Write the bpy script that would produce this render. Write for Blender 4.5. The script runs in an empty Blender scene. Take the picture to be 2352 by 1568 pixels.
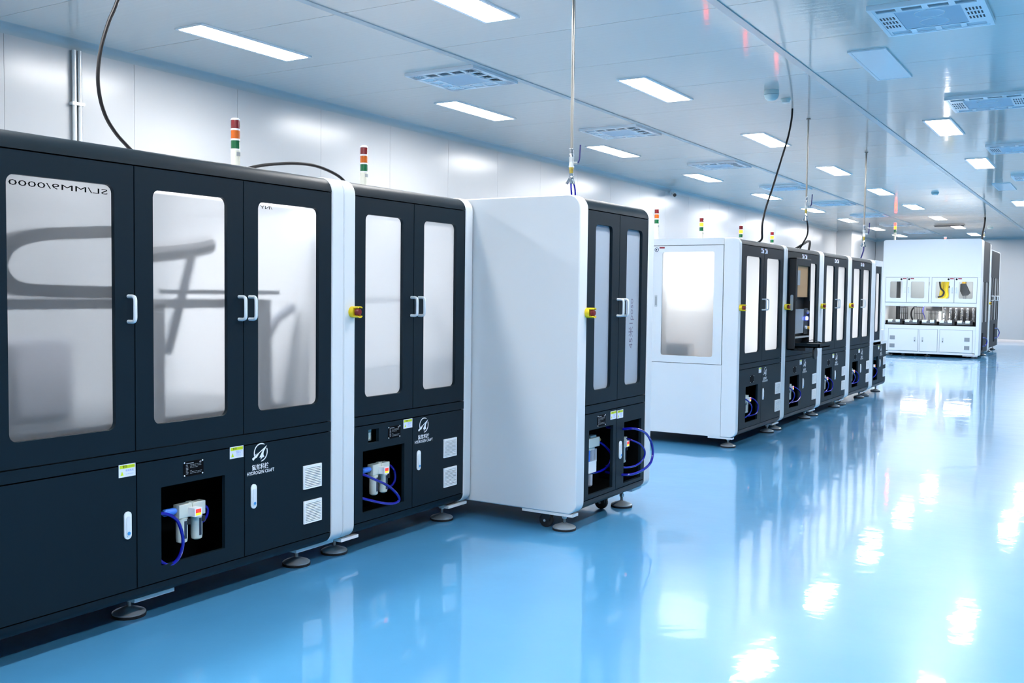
import bpy, math, random
from mathutils import Vector, Matrix
random.seed(7)
PI = math.pi
sc = bpy.context.scene
COL = sc.collection
# ------------------------------------------------------------------ camera
def make_camera():
    yaw, pitch, roll = 0.55074946, -0.04946568, 0.01239216
    cy, sy = math.cos(yaw), math.sin(yaw)
    f = Vector((-sy*math.cos(pitch), cy*math.cos(pitch), math.sin(pitch)))
    r = Vector((cy, sy, 0)); u = r.cross(f)
    c, s = math.cos(roll), math.sin(roll)
    r2 = c*r + s*u; u2 = -s*r + c*u
    m = Matrix((r2, u2, -f)).transposed().to_4x4()
    m.translation = Vector((0, 0, 1.45))
    cd = bpy.data.cameras.new('camera'); cd.sensor_width = 36.0
    cd.lens = 2264.8/2352*36.0; cd.clip_start = 0.05; cd.clip_end = 200
    o = bpy.data.objects.new('camera', cd); COL.objects.link(o); o.matrix_world = m
    sc.camera = o
make_camera()
# ------------------------------------------------------------------ world, light level
LAMP = 52.0                       # radiance of the ceiling light panels
LAMP_COL = (1.0, 0.98, 0.965)
w = bpy.data.worlds.new('world'); sc.world = w; w.use_nodes = True
w.node_tree.nodes['Background'].inputs[0].default_value = (0.5, 0.6, 0.7, 1)
w.node_tree.nodes['Background'].inputs[1].default_value = 0.05
sc.view_settings.view_transform = 'Standard'; sc.view_settings.look = 'None'
sc.view_settings.exposure = 0.50; sc.view_settings.gamma = 1.0
sc.view_settings.use_curve_mapping = False
sc.cycles.use_denoising = True
sc.cycles.max_bounces = 8; sc.cycles.diffuse_bounces = 4; sc.cycles.glossy_bounces = 4
sc.cycles.transmission_bounces = 6; sc.cycles.transparent_max_bounces = 8
sc.cycles.caustics_reflective = False; sc.cycles.caustics_refractive = False
sc.cycles.sample_clamp_indirect = 5.0

# ------------------------------------------------------------------ materials
MAT = {}
def nodes_of(name):
    m = bpy.data.materials.new(name); m.use_nodes = True
    nt = m.node_tree; MAT[name] = m
    return m, nt, nt.nodes['Principled BSDF']
def simple(name, col, rough=0.5, metal=0.0, spec=0.5, bump=0.0, bscale=400.0, var=0.0, coat=0.0):
    m, nt, b = nodes_of(name)
    b.inputs['Base Color'].default_value = (*col, 1)
    b.inputs['Roughness'].default_value = rough
    b.inputs['Metallic'].default_value = metal
    b.inputs['Specular IOR Level'].default_value = spec
    b.inputs['Coat Weight'].default_value = coat
    tc = nt.nodes.new('ShaderNodeTexCoord')
    if bump:
        n = nt.nodes.new('ShaderNodeTexNoise'); n.inputs['Scale'].default_value = bscale
        nt.links.new(tc.outputs['Object'], n.inputs['Vector'])
        bp = nt.nodes.new('ShaderNodeBump'); bp.inputs['Strength'].default_value = bump
        bp.inputs['Distance'].default_value = 0.001
        nt.links.new(n.outputs['Fac'], bp.inputs['Height']); nt.links.new(bp.outputs['Normal'], b.inputs['Normal'])
    if var:
        n = nt.nodes.new('ShaderNodeTexNoise'); n.inputs['Scale'].default_value = 3.0
        nt.links.new(tc.outputs['Object'], n.inputs['Vector'])
        mx = nt.nodes.new('ShaderNodeMix'); mx.data_type = 'RGBA'
        mx.inputs['A'].default_value = (*[c*(1-var) for c in col], 1); mx.inputs['B'].default_value = (*[min(1, c*(1+var)) for c in col], 1)
        nt.links.new(n.outputs['Fac'], mx.inputs['Factor']); nt.links.new(mx.outputs['Result'], b.inputs['Base Color'])
    return m
def emit(name, col, strength):
    m, nt, b = nodes_of(name)
    b.inputs['Base Color'].default_value = (*col, 1)
    b.inputs['Emission Color'].default_value = (*col, 1)
    b.inputs['Emission Strength'].default_value = strength
    return m
simple('dark', (0.0045, 0.0125, 0.0195), 0.45, spec=0.14, bump=0.25, bscale=900, var=0.08)
simple('black', (0.004, 0.005, 0.006), 0.8, spec=0.1)
simple('black_plastic', (0.012, 0.013, 0.015), 0.45)
simple('rubber', (0.008, 0.008, 0.009), 0.6)
simple('cable', (0.006, 0.006, 0.008), 0.45, spec=0.2)
simple('white', (0.69, 0.71, 0.725), 0.32, bump=0.1, bscale=700)
simple('interior', (0.80, 0.82, 0.84), 0.5)
simple('interior_grey', (0.42, 0.44, 0.50), 0.5)
simple('handle', (0.72, 0.76, 0.80), 0.3)
simple('steel', (0.27, 0.262, 0.245), 0.3, metal=0.9)
simple('chrome', (0.75, 0.76, 0.78), 0.12, metal=1.0)
simple('zinc', (0.50, 0.54, 0.56), 0.35, metal=0.55)
simple('brass', (0.42, 0.33, 0.08), 0.35, metal=0.8)
simple('aluminium', (0.55, 0.60, 0.63), 0.35, metal=0.6)
simple('ivory', (0.66, 0.66, 0.58), 0.4)
simple('ring_white', (0.80, 0.82, 0.86), 0.35)
simple('lens_red', (0.15, 0.004, 0.008), 0.18, coat=0.5, var=0.25)
simple('lens_amber', (0.50, 0.10, 0.004), 0.18, coat=0.5, var=0.25)
simple('lens_green', (0.004, 0.10, 0.036), 0.18, coat=0.5, var=0.25)
emit('lens_amber_lit', (1.0, 0.055, 0.003), 14.0)
emit('lens_red_lit', (1.0, 0.025, 0.018), 9.0)
simple('yellow', (0.80, 0.58, 0.01), 0.4)
simple('orange_yellow', (0.85, 0.45, 0.02), 0.4)
simple('red', (0.17, 0.006, 0.006), 0.35)
simple('hose_blue', (0.004, 0.004, 0.28), 0.22, coat=0.5)
simple('hose_navy', (0.008, 0.010, 0.11), 0.3)
simple('fitting_blue', (0.05, 0.20, 0.75), 0.3)
simple('regulator_grey', (0.62, 0.68, 0.64), 0.45)
simple('sight_dark', (0.02, 0.03, 0.06), 0.3)
simple('print_white', (0.85, 0.88, 0.92), 0.5)
simple('print_dim', (0.30, 0.33, 0.36), 0.5)
simple('print_black', (0.003, 0.003, 0.004), 0.6, spec=0.05)
simple('print_blue', (0.10, 0.22, 0.62), 0.6)
simple('print_grey', (0.20, 0.18, 0.26), 0.6)
simple('print_red', (0.25, 0.01, 0.02), 0.6)
simple('print_green', (0.28, 0.38, 0.01), 0.6)
simple('label_white', (0.74, 0.78, 0.90), 0.45)
simple('label_yellow', (0.62, 0.74, 0.01), 0.45)
simple('blue_dot', (0.05, 0.30, 0.68), 0.4)
simple('cardboard', (0.42, 0.25, 0.12), 0.8)
simple('film', (0.45, 0.52, 0.60), 0.15, metal=0.4, bump=0.8, bscale=30)
simple('ac_white', (0.92, 0.93, 0.95), 0.2)
simple('ac_grille', (0.50, 0.58, 0.66), 0.5)
simple('ac_dark', (0.01, 0.02, 0.03), 0.6)
simple('vent_grey', (0.30, 0.32, 0.34), 0.5)
simple('strip', (0.42, 0.50, 0.54), 0.3, metal=0.4)
simple('detector', (0.55, 0.66, 0.66), 0.4)
simple('cove', (0.36, 0.41, 0.42), 0.35)
simple('skirting', (0.66, 0.60, 0.58), 0.4)
simple('machine_grey', (0.16, 0.17, 0.18), 0.35, metal=0.5)
emit('lamp_film', (1.0, 0.98, 0.96), 520.0)
emit('added_glow_panel', (1.0, 0.985, 0.96), 5.2)  # glow of panels added inside the second-line cabinets to whiten windows
emit('added_glow_panel_mid', (1.0, 0.985, 0.96), 1.7)
emit('added_glow_panel_low', (1.0, 0.96, 0.92), 0.85)
emit('screen_red', (1.0, 0.05, 0.03), 3.0)
emit('led_blue', (0.08, 0.12, 1.0), 14.0)
emit('display_red', (1.0, 0.03, 0.02), 0.8)
emit('display_yellow', (0.9, 0.75, 0.02), 0.7)
emit('lamp', LAMP_COL, LAMP)
emit('lamp_inner', (1.0, 0.98, 0.95), 150.0)
emit('lamp_inner_soft', (1.0, 0.98, 0.95), 70.0)
simple('diffuser_off', (0.93, 0.94, 0.95), 0.15)
simple('stencil', (0.55, 0.55, 0.5), 0.5)

def pane(name, blur, trans, white, wcol, rough, spec_rough=0.25):
    """frosted protective film on a pane: part rough see-through, part milky."""
    m, nt, b = nodes_of(name)
    nt.nodes.remove(b); out = nt.nodes['Material Output']
    N = nt.nodes.new; L = nt.links.new
    rf = N('ShaderNodeBsdfRefraction'); rf.inputs['Roughness'].default_value = blur; rf.inputs['IOR'].default_value = 1.15
    rf.inputs['Color'].default_value = (0.95, 0.96, 0.98, 1)
    tl = N('ShaderNodeBsdfTranslucent'); tl.inputs['Color'].default_value = (*wcol, 1)
    df = N('ShaderNodeBsdfDiffuse'); df.inputs['Color'].default_value = (*wcol, 1)
    gl = N('ShaderNodeBsdfGlossy'); gl.inputs['Roughness'].default_value = spec_rough; gl.inputs['Color'].default_value = (1, 1, 1, 1)
    m1 = N('ShaderNodeMixShader'); m1.inputs[0].default_value = white
    L(tl.outputs[0], m1.inputs[1]); L(df.outputs[0], m1.inputs[2])
    m2 = N('ShaderNodeMixShader'); m2.inputs[0].default_value = trans
    L(m1.outputs[0], m2.inputs[1]); L(rf.outputs[0], m2.inputs[2])
    fr = N('ShaderNodeFresnel'); fr.inputs[0].default_value = 1.35
    m3 = N('ShaderNodeMixShader'); L(fr.outputs[0], m3.inputs[0])
    L(m2.outputs[0], m3.inputs[1]); L(gl.outputs[0], m3.inputs[2])
    # faint scratches in the film
    tc = N('ShaderNodeTexCoord'); mp = N('ShaderNodeMapping'); mp.inputs['Scale'].default_value = (3, 3, 30)
    ns = N('ShaderNodeTexNoise'); ns.inputs['Scale'].default_value = 2.0; ns.inputs['Detail'].default_value = 6
    L(tc.outputs['Object'], mp.inputs[0]); L(mp.outputs[0], ns.inputs['Vector'])
    bp = N('ShaderNodeBump'); bp.inputs['Strength'].default_value = rough; bp.inputs['Distance'].default_value = 0.004
    L(ns.outputs['Fac'], bp.inputs['Height'])
    for s in (gl, rf): L(bp.outputs['Normal'], s.inputs['Normal'])
    L(m3.outputs[0], out.inputs['Surface'])
    return m
pane('pane_film', 0.34, 0.85, 0.40, (0.84, 0.86, 0.90), 0.15)
pane('pane_frost', 0.35, 0.45, 0.5, (0.82, 0.83, 0.85), 0.1)
pane('pane_matte', 0.40, 0.10, 0.75, (0.50, 0.56, 0.64), 0.05, 0.4)
pane('pane_lit', 0.40, 0.30, 0.25, (0.93, 0.94, 0.95), 0.03)
def clear_glass():
    m, nt, b = nodes_of('glass'); nt.nodes.remove(b); out = nt.nodes['Material Output']
    t = nt.nodes.new('ShaderNodeBsdfTransparent'); t.inputs[0].default_value = (0.93, 0.96, 0.97, 1)
    g = nt.nodes.new('ShaderNodeBsdfGlossy'); g.inputs['Roughness'].default_value = 0.03
    f = nt.nodes.new('ShaderNodeFresnel'); f.inputs[0].default_value = 1.45
    mx = nt.nodes.new('ShaderNodeMixShader')
    nt.links.new(f.outputs[0], mx.inputs[0]); nt.links.new(t.outputs[0], mx.inputs[1]); nt.links.new(g.outputs[0], mx.inputs[2])
    nt.links.new(mx.outputs[0], out.inputs['Surface'])
clear_glass()
def floor_mat():
    m, nt, b = nodes_of('floor'); N = nt.nodes.new; L = nt.links.new
    tc = N('ShaderNodeTexCoord')
    n1 = N('ShaderNodeTexNoise'); n1.inputs['Scale'].default_value = 0.9; n1.inputs['Detail'].default_value = 5
    L(tc.outputs['Object'], n1.inputs['Vector'])
    mx = N('ShaderNodeMix'); mx.data_type = 'RGBA'
    mx.inputs['A'].default_value = (0.045, 0.275, 0.56, 1); mx.inputs['B'].default_value = (0.105, 0.36, 0.63, 1)
    L(n1.outputs['Fac'], mx.inputs['Factor']); L(mx.outputs['Result'], b.inputs['Base Color'])
    b.inputs['Roughness'].default_value = 0.30
    b.inputs['Specular IOR Level'].default_value = 0.6
    b.inputs['Coat Weight'].default_value = 0.9; b.inputs['Coat Roughness'].default_value = 0.045; b.inputs['Coat IOR'].default_value = 1.5
    # self-levelling ripples
    w1 = N('ShaderNodeTexNoise'); w1.inputs['Scale'].default_value = 3.5; w1.inputs['Detail'].default_value = 1
    w2 = N('ShaderNodeTexNoise'); w2.inputs['Scale'].default_value = 17.0; w2.inputs['Detail'].default_value = 1
    ad = N('ShaderNodeMath'); ad.operation = 'MULTIPLY_ADD'; ad.inputs[1].default_value = 0.20
    L(tc.outputs['Object'], w1.inputs['Vector']); L(tc.outputs['Object'], w2.inputs['Vector'])
    L(w2.outputs['Fac'], ad.inputs[0]); L(w1.outputs['Fac'], ad.inputs[2])
    bp = N('ShaderNodeBump'); bp.inputs['Strength'].default_value = 0.34; bp.inputs['Distance'].default_value = 0.006
    L(ad.outputs[0], bp.inputs['Height'])
    L(bp.outputs['Normal'], b.inputs['Coat Normal'])
floor_mat()
def panel_mat(name, col, rough, axis, strength):
    """coated sandwich panel with fine rolled ribs that smear reflections."""
    m, nt, b = nodes_of(name); N = nt.nodes.new; L = nt.links.new
    b.inputs['Base Color'].default_value = (*col, 1); b.inputs['Roughness'].default_value = rough
    b.inputs['Specular IOR Level'].default_value = 0.5
    tc = N('ShaderNodeTexCoord'); mp = N('ShaderNodeMapping')
    s = [0.6, 0.6, 0.6]; s[axis] = 22.0; mp.inputs['Scale'].default_value = s
    n = N('ShaderNodeTexNoise'); n.inputs['Scale'].default_value = 1.0; n.inputs['Detail'].default_value = 3
    ge = N('ShaderNodeNewGeometry')
    L(ge.outputs['Position'], mp.inputs[0]); L(mp.outputs[0], n.inputs['Vector'])
    bp = N('ShaderNodeBump'); bp.inputs['Strength'].default_value = strength; bp.inputs['Distance'].default_value = 0.004
    L(n.outputs['Fac'], bp.inputs['Height']); L(bp.outputs['Normal'], b.inputs['Normal'])
panel_mat('ceiling', (0.72, 0.645, 0.575), 0.08, 1, 0.28)
panel_mat('wall', (0.47, 0.475, 0.48), 0.25, 1, 0.12)

# ------------------------------------------------------------------ mesh builder
class MB:
    def __init__(s): s.v = []; s.f = []
    def add(s, vs, fs):
        b = len(s.v); s.v += [tuple(p) for p in vs]; s.f += [tuple(i+b for i in f) for f in fs]; return s
    def box(s, x0, x1, y0, y1, z0, z1):
        x0, x1 = sorted((x0, x1)); y0, y1 = sorted((y0, y1)); z0, z1 = sorted((z0, z1))
        return s.add([(x0,y0,z0),(x1,y0,z0),(x1,y1,z0),(x0,y1,z0),(x0,y0,z1),(x1,y0,z1),(x1,y1,z1),(x0,y1,z1)],
                     [(3,2,1,0),(4,5,6,7),(0,1,5,4),(1,2,6,5),(2,3,7,6),(3,0,4,7)])
    def prism(s, prof, axis, lo, hi):
        """prof: 2-D outline; axis 'y': (x,z), 'x': (y,z), 'z': (x,y)"""
        def P(p, t):
            if axis == 'y': return (p[0], t, p[1])
            if axis == 'x': return (t, p[0], p[1])
            return (p[0], p[1], t)
        n = len(prof)
        a = sum(prof[i][0]*prof[(i+1) % n][1]-prof[(i+1) % n][0]*prof[i][1] for i in range(n))
        if (a < 0) != (axis == 'y'): prof = prof[::-1]
        vs = [P(p, lo) for p in prof] + [P(p, hi) for p in prof]
        fs = [tuple(range(n))[::-1], tuple(range(n, 2*n))] + [(i, (i+1) % n, n+(i+1) % n, n+i) for i in range(n)]
        return s.add(vs, fs)
    def lathe(s, prof, c, axis='z', seg=16):
        """prof: (radius, height) pairs along axis from point c"""
        c = Vector(c); n = len(prof); vs = []
        for r, h in prof:
            for k in range(seg):
                a = 2*PI*k/seg; ca, sa = r*math.cos(a), r*math.sin(a)
                d = {'z': (ca, sa, h), 'x': (h, ca, sa), 'y': (sa, h, ca)}[axis]
                vs.append(c+Vector(d))
        fs = []
        for i in range(n-1):
            for k in range(seg):
                k2 = (k+1) % seg
                fs.append((i*seg+k, i*seg+k2, (i+1)*seg+k2, (i+1)*seg+k))
        fs.append(tuple(range(seg))[::-1]); fs.append(tuple((n-1)*seg+k for k in range(seg)))
        return s.add(vs, fs)
    def tube(s, pts, r, seg=10, caps=True):
        pts = [Vector(p) for p in pts]; n = len(pts)
        t = [(pts[min(i+1, n-1)]-pts[max(i-1, 0)]).normalized() for i in range(n)]
        up = Vector((0, 0, 1)) if abs(t[0].z) < 0.9 else Vector((0, 1, 0))
        nrm = t[0].cross(up).normalized(); vs = []
        for i in range(n):
            nrm = (nrm - t[i]*nrm.dot(t[i])).normalized(); bn = t[i].cross(nrm)
            for k in range(seg):
                a = 2*PI*k/seg; vs.append(pts[i]+nrm*(r*math.cos(a))+bn*(r*math.sin(a)))
        fs = [(i*seg+k, i*seg+(k+1) % seg, (i+1)*seg+(k+1) % seg, (i+1)*seg+k) for i in range(n-1) for k in range(seg)]
        if caps: fs += [tuple(range(seg))[::-1], tuple((n-1)*seg+k for k in range(seg))]
        return s.add(vs, fs)
    def plate(s, axis, w0, w1, outer, hole, r=0.03, k=5):
        """slab with a rounded-rectangle hole; axis 'x': (y,z) plane, 'y': (x,z) plane, 'z': (x,y) plane"""
        u0, u1, v0, v1 = outer; a0, a1, b0, b1 = hole
        inner = rrect(a0, a1, b0, b1, r, k)
        oc = [(u1, v1), (u0, v1), (u0, v0), (u1, v0)]
        def P(p, t):
            if axis == 'x': return (t, p[0], p[1])
            if axis == 'y': return (p[0], t, p[1])
            return (p[0], p[1], t)
        n = len(inner); m = k+1; vs = []
        for t in (w0, w1):
            vs += [P(p, t) for p in inner] + [P(p, t) for p in oc]
        S = n+4; fs = []
        for q in (0, 1):
            o = q*S
            for c in range(4):
                for i in range(k):
                    fs.append((o+n+c, o+c*m+i, o+c*m+i+1)[::(1 if q else -1)])
                c2 = (c+1) % 4
                fs.append((o+n+c, o+c*m+k, o+c2*m, o+n+c2)[::(1 if q else -1)])
        for i in range(n): fs.append((i, (i+1) % n, S+(i+1) % n, S+i))
        for c in range(4): fs.append((n+c, n+(c+1) % 4, S+n+(c+1) % 4, S+n+c)[::-1])
        return s.add(vs, fs)
def rrect(a0, a1, b0, b1, r, k=5):
    r = min(r, (a1-a0)/2.001, (b1-b0)/2.001)
    pts = []
    for cx, cy, st in ((a1-r, b1-r, 0), (a0+r, b1-r, PI/2), (a0+r, b0+r, PI), (a1-r, b0+r, 1.5*PI)):
        for i in range(k+1):
            a = st+PI/2*i/k; pts.append((cx+r*math.cos(a), cy+r*math.sin(a)))
    return pts
def curve_pts(ctrl, n=6):
    """Catmull-Rom through control points"""
    P = [Vector(p) for p in ctrl]; out = []
    for i in range(len(P)-1):
        p0, p1, p2, p3 = P[max(i-1, 0)], P[i], P[i+1], P[min(i+2, len(P)-1)]
        for k in range(n):
            t = k/n
            out.append(0.5*((2*p1)+(-p0+p2)*t+(2*p0-5*p1+4*p2-p3)*t*t+(-p0+3*p1-3*p2+p3)*t**3))
    out.append(P[-1]); return out
def fillet(pts, r, k=4):
    P = [Vector(p) for p in pts]; out = [P[0]]
    for i in range(1, len(P)-1):
        a = (P[i-1]-P[i]).normalized(); b = (P[i+1]-P[i]).normalized()
        for j in range(k+1):
            t = j/k; q0 = P[i]+a*r; q1 = P[i]+b*r
            out.append(q0*(1-t)**2+P[i]*2*t*(1-t)+q1*t*t)
    out.append(P[-1]); return out

def origin_of(parent):
    while parent.parent: parent = parent.parent
    return Vector(parent.get('_o', (0, 0, 0)))
ORI = {}
def obj(name, mb, mat, parent=None, base=None, label=None, bevel=0.0, kind=None):
    """ONE mesh object; vertices are given in metres in the room"""
    root = parent
    while root is not None and root.parent is not None: root = root.parent
    o0 = ORI.get(root.name, Vector((0, 0, 0))) if root is not None else Vector(base or (0, 0, 0))
    me = bpy.data.meshes.new(name)
    me.from_pydata([(x-o0.x, y-o0.y, z-o0.z) for x, y, z in mb.v], [], mb.f)
    me.polygons.foreach_set('use_smooth', [True]*len(me.polygons))
    me.set_sharp_from_angle(angle=math.radians(32))
    me.materials.append(MAT[mat]); me.update()
    o = bpy.data.objects.new(name, me); COL.objects.link(o)
    if parent is not None: o.parent = parent
    else:
        o.location = o0; ORI[o.name] = o0
    if bevel:
        b = o.modifiers.new('edge', 'BEVEL'); b.width = bevel; b.segments = 2; b.limit_method = 'ANGLE'; b.angle_limit = math.radians(50)
    if label: o['label'] = label
    if kind: o['kind'] = kind
    return o
def thing(name, label, cat, loc, group=None):
    o = bpy.data.objects.new(name, None); COL.objects.link(o); o.location = loc
    o.empty_display_size = 0.1
    ORI[o.name] = Vector(loc); tag(o, label, cat, group); return o
def tag(o, label, cat, group=None):
    o['label'] = label; o['category'] = cat
    if group: o['group'] = group
    return o
def copy_tree(o, loc, label=None, parent=None):
    c = o.copy(); COL.objects.link(c); c.parent = parent
    if parent is None:
        c.location = loc; ORI[c.name] = Vector(loc)
        if label: c['label'] = label
    for ch in list(o.children): copy_tree(ch, None, None, c)
    return c
_txt = {}
def text_mb(body, size, place, bold=0.0, mirror=False, sx=1.0, rot90=False):
    """place(u, v) -> point in the room; text is centred on u = 0, v = 0"""
    key = (body, bold)
    if key not in _txt:
        cu = bpy.data.curves.new('text', 'FONT'); cu.body = body; cu.size = 1.0
        cu.align_x = 'CENTER'; cu.align_y = 'CENTER'; cu.resolution_u = 2; cu.offset = bold
        o = bpy.data.objects.new('text', cu); COL.objects.link(o)
        dg = bpy.context.evaluated_depsgraph_get(); dg.update()
        me = bpy.data.meshes.new_from_object(o.evaluated_get(dg))
        _txt[key] = ([tuple(v.co) for v in me.vertices], [tuple(p.vertices) for p in me.polygons])
        bpy.data.objects.remove(o); bpy.data.curves.remove(cu); bpy.data.meshes.remove(me)
    vs, fs = _txt[key]; m = MB()
    pts = []
    for v in vs:
        u, t = v[0]*size*sx*(-1 if mirror else 1), v[1]*size
        if rot90: u, t = -t, u
        pts.append(place(u, t))
    return m.add(pts, [f[::-1] for f in fs] if mirror else fs)

# ================================================================== the room
H = 3.48
XL, XR, YF, YB = -7.43, 5.0, 36.7, -5.0
o = obj('floor', MB().box(XL-0.1, XR+0.1, YB-0.1, YF+0.1, -0.1, 0.0), 'floor', kind='structure')
ceil = obj('ceiling', MB().box(XL-0.1, XR+0.1, YB-0.1, YF+0.1, H+0.045, H+0.15), 'black', kind='structure')
PX = [XL, -4.95, -2.46, 0.03, 2.52, XR]
PITCH = 1.19
shared = {}
for i in range(5):
    x0, x1 = PX[i]+0.03, PX[i+1]-0.03
    y = 4.40 - PITCH*7; j = 0
    while y < YF:
        y1 = min(y+PITCH, YF)
        if y1-y > 0.1:
            key = (i, round(y1-y, 3))
            if key not in shared:
                m = MB().box(x0, x1, 0.003, y1-y-0.003, 0, 0.04)
                p = obj('ceiling_panel', m, 'ceiling', ceil); shared[key] = p
            else:
                p = shared[key].copy(); COL.objects.link(p); p.parent = ceil
            p.location = (0, y, H)
        y = y1
for x in PX[1:-1]:
    obj('joint_strip', MB().box(x-0.032, x+0.032, YB, YF, H-0.008, H+0.02), 'strip', ceil)
def wall_of_panels(name, plane, axis, lo, hi, inward):
    back = MB()
    t0, t1 = (plane+inward*-0.15, plane-inward*0.012)
    if axis == 'x': back.box(t0, t1, lo, hi, 0, H+0.05)
    else: back.box(lo, hi, t0, t1, 0, H+0.05)
    wl = obj(name, back, 'vent_grey', kind='structure'); a = lo; mesh0 = None
    while a < hi-0.05:
        b = min(a+PITCH, hi)
        m = MB()
        if axis == 'x': m.box(plane-inward*0.012, plane, a+0.0015, b-0.0015, 0, H)
        else: m.box(a+0.0015, b-0.0015, plane-inward*0.012, plane, 0, H)
        obj('wall_panel', m, 'wall', wl); a = b
    return wl
wall_left = wall_of_panels('wall_left', XL, 'x', YB, YF, 1)
wall_far = wall_of_panels('wall_far', YF, 'y', XL, XR, -1)
wall_of_panels('wall_right', XR, 'x', YB, YF, -1)
wall_of_panels('wall_back', YB, 'y', XL, XR, 1)
obj('pilaster', MB().box(XL, -6.98, 31.0, 32.4, 0, H-0.001), 'wall', wall_left)
# coved trim where the wall meets the ceiling, low skirting at the far wall
def cove(name, m): obj(name, m, 'cove', kind='structure')
q = 0.075
arc = [(XL+q*(1-math.cos(a)), H-q*(1-math.sin(a))) for a in [PI/2*i/5 for i in range(6)]]
cove('trim_1', MB().prism([(XL+0.001, H-0.001)] + [(XL+q-q*math.cos(PI/2*i/5), H-q+q*math.sin(PI/2*i/5)) for i in range(6)], 'y', YB, YF))
cove('trim_2', MB().prism([(YF-0.001, H-0.001)] + [(YF-q+q*math.cos(PI/2*i/5), H-q+q*math.sin(PI/2*i/5)) for i in range(6)], 'x', XL, XR))
obj('baseboard_far', MB().prism([(YF-0.001, 0), (YF-0.03, 0), (YF-0.03, 0.07), (YF-0.02, 0.09), (YF-0.001, 0.09)], 'x', XL, XR), 'skirting', kind='structure')
obj('baseboard_left', MB().prism([(XL+0.001, 0), (XL+0.03, 0), (XL+0.03, 0.07), (XL+0.02, 0.09), (XL+0.001, 0.09)], 'y', YB, YF), 'skirting', kind='structure')

# ------------------------------------------------------------------ ceiling lights
def make_light(lit):
    t = thing('ceiling_light', 'x', 'ceiling light', (0, 0, H))
    fr = MB().plate('z', H-0.014, H-0.0005, (-0.152, 0.152, -0.605, 0.605), (-0.128, 0.128, -0.588, 0.588), 0.006, 2)
    obj('frame', fr, 'ac_white', t)
    m = MB().box(-0.127, 0.127, -0.587, 0.587, H-0.012, H-0.002)
    obj('diffuser', m, 'lamp' if lit else 'diffuser_off', t)
    return t
L_on = make_light(True); L_off = make_light(False)
ORD = ['first', 'second', 'third', 'fourth', 'fifth', 'sixth', 'seventh', 'eighth', 'ninth', 'tenth']
rows = [('beside the white panel wall', -6.2, [5.86, 9.28, 12.8, 16.35, 19.97, 23.57, 27.1, 30.7, 34.35], -99),
        ('between the two grey ceiling strips', -3.98, [5.68, 9.16, 12.76, 16.33, 19.97, 23.58, 27.1, 30.7, 34.35], -99),
        ('past the second grey ceiling strip', -1.84, [5.6, 9.1, 12.76, 16.38, 19.97, 23.55, 27.1, 30.7, 34.35], (1, 4)),
        ('over the open aisle', 0.30, [2.0, 5.6, 9.2, 12.8, 16.4, 20.0, 23.6, 27.2, 30.8], -99)]
used = {True: False, False: False}
for rn, x, ys, off in rows:
    n_on = 0; n_off = 0
    for k, y in enumerate(ys + ([2.1, -1.5] if x < 0 else [-1.6])):
        lit = not (isinstance(off, tuple) and k in off)
        kk = k-1 if isinstance(off, tuple) else k
        if lit and kk < 0: lab = 'lit flat ceiling light panel just before the larger unlit one past the second grey strip'
        elif lit: lab = f'lit flat ceiling light panel, {ORD[min(kk, 9)]} along in the row {rn}'
        else: lab = f'unlit pale ceiling light panel, {"larger" if k == 1 else "smaller"} of the two unlit ones past the second grey strip'
        if k >= len(ys): lab = f'lit flat ceiling light panel, {"one" if k == len(ys) else "two"} before the row {rn}'
        src = L_on if lit else L_off
        if not used[lit]:
            used[lit] = True; src.location = (x, y, H); ORI[src.name] = Vector((x, y, H)); t = src; t['label'] = lab
        else: t = copy_tree(src, (x, y, H), lab)
        t['group'] = 'flat ceiling light panels'

# ------------------------------------------------------------------ ceiling air units
def air_unit_square():
    t = thing('air_diffuser', 'x', 'air diffuser', (0, 0, H)); s = 0.385
    rim = MB().plate('z', H-0.03, H-0.0005, (-s, s, -s, s), (-s+0.03, s-0.03, -s+0.03, s-0.03), 0.002, 1)
    obj('rim', rim, 'ac_white', t)
    inner = 0.215; e = s-0.03; cw = (2*e)/5
    web = MB()
    for a in (-1, 1):
        web.box(a*e, a*(e-0.02), -e, e, H-0.03, H-0.012); web.box(-e, e, a*e, a*(e-0.02), H-0.03, H-0.012)
        web.box(a*(inner+0.0), a*(inner-0.02), -inner, inner, H-0.03, H-0.012); web.box(-inner, inner, a*inner, a*(inner-0.02), H-0.03, H-0.012)
    for i in range(6):
        p = -e+cw*i
        for a in (-1, 1):
            web.box(a*inner, a*e, p-0.014, p+0.014, H-0.03, H-0.012); web.box(p-0.014, p+0.014, a*inner, a*e, H-0.03, H-0.012)
    obj('web', web, 'ac_white', t)
    obj('centre_grille', MB().box(-inner+0.02, inner-0.02, -inner+0.02, inner-0.02, H-0.026, H-0.012), 'ac_grille', t)
    obj('cavity', MB().box(-e, e, -e, e, H-0.008, H-0.001), 'ac_dark', t)
    bl = MB()                                   # slanted blades in the outlet cells
    for a in (-1, 1):
        for i in range(5):
            p0, p1 = -e+cw*i+0.014, -e+cw*(i+1)-0.014
            for j in range(4):
                u = inner+0.012+0.03*j
                bl.add([(a*u, p0, H-0.012), (a*u, p1, H-0.012), (a*(u+0.022), p1, H-0.029), (a*(u+0.022), p0, H-0.029)], [(0, 1, 2, 3)])
                bl.add([(p0, a*u, H-0.012), (p1, a*u, H-0.012), (p1, a*(u+0.022), H-0.029), (p0, a*(u+0.022), H-0.029)], [(0, 1, 2, 3)])
    obj('blade', bl, 'ac_white', t, kind='stuff')
    return t
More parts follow.
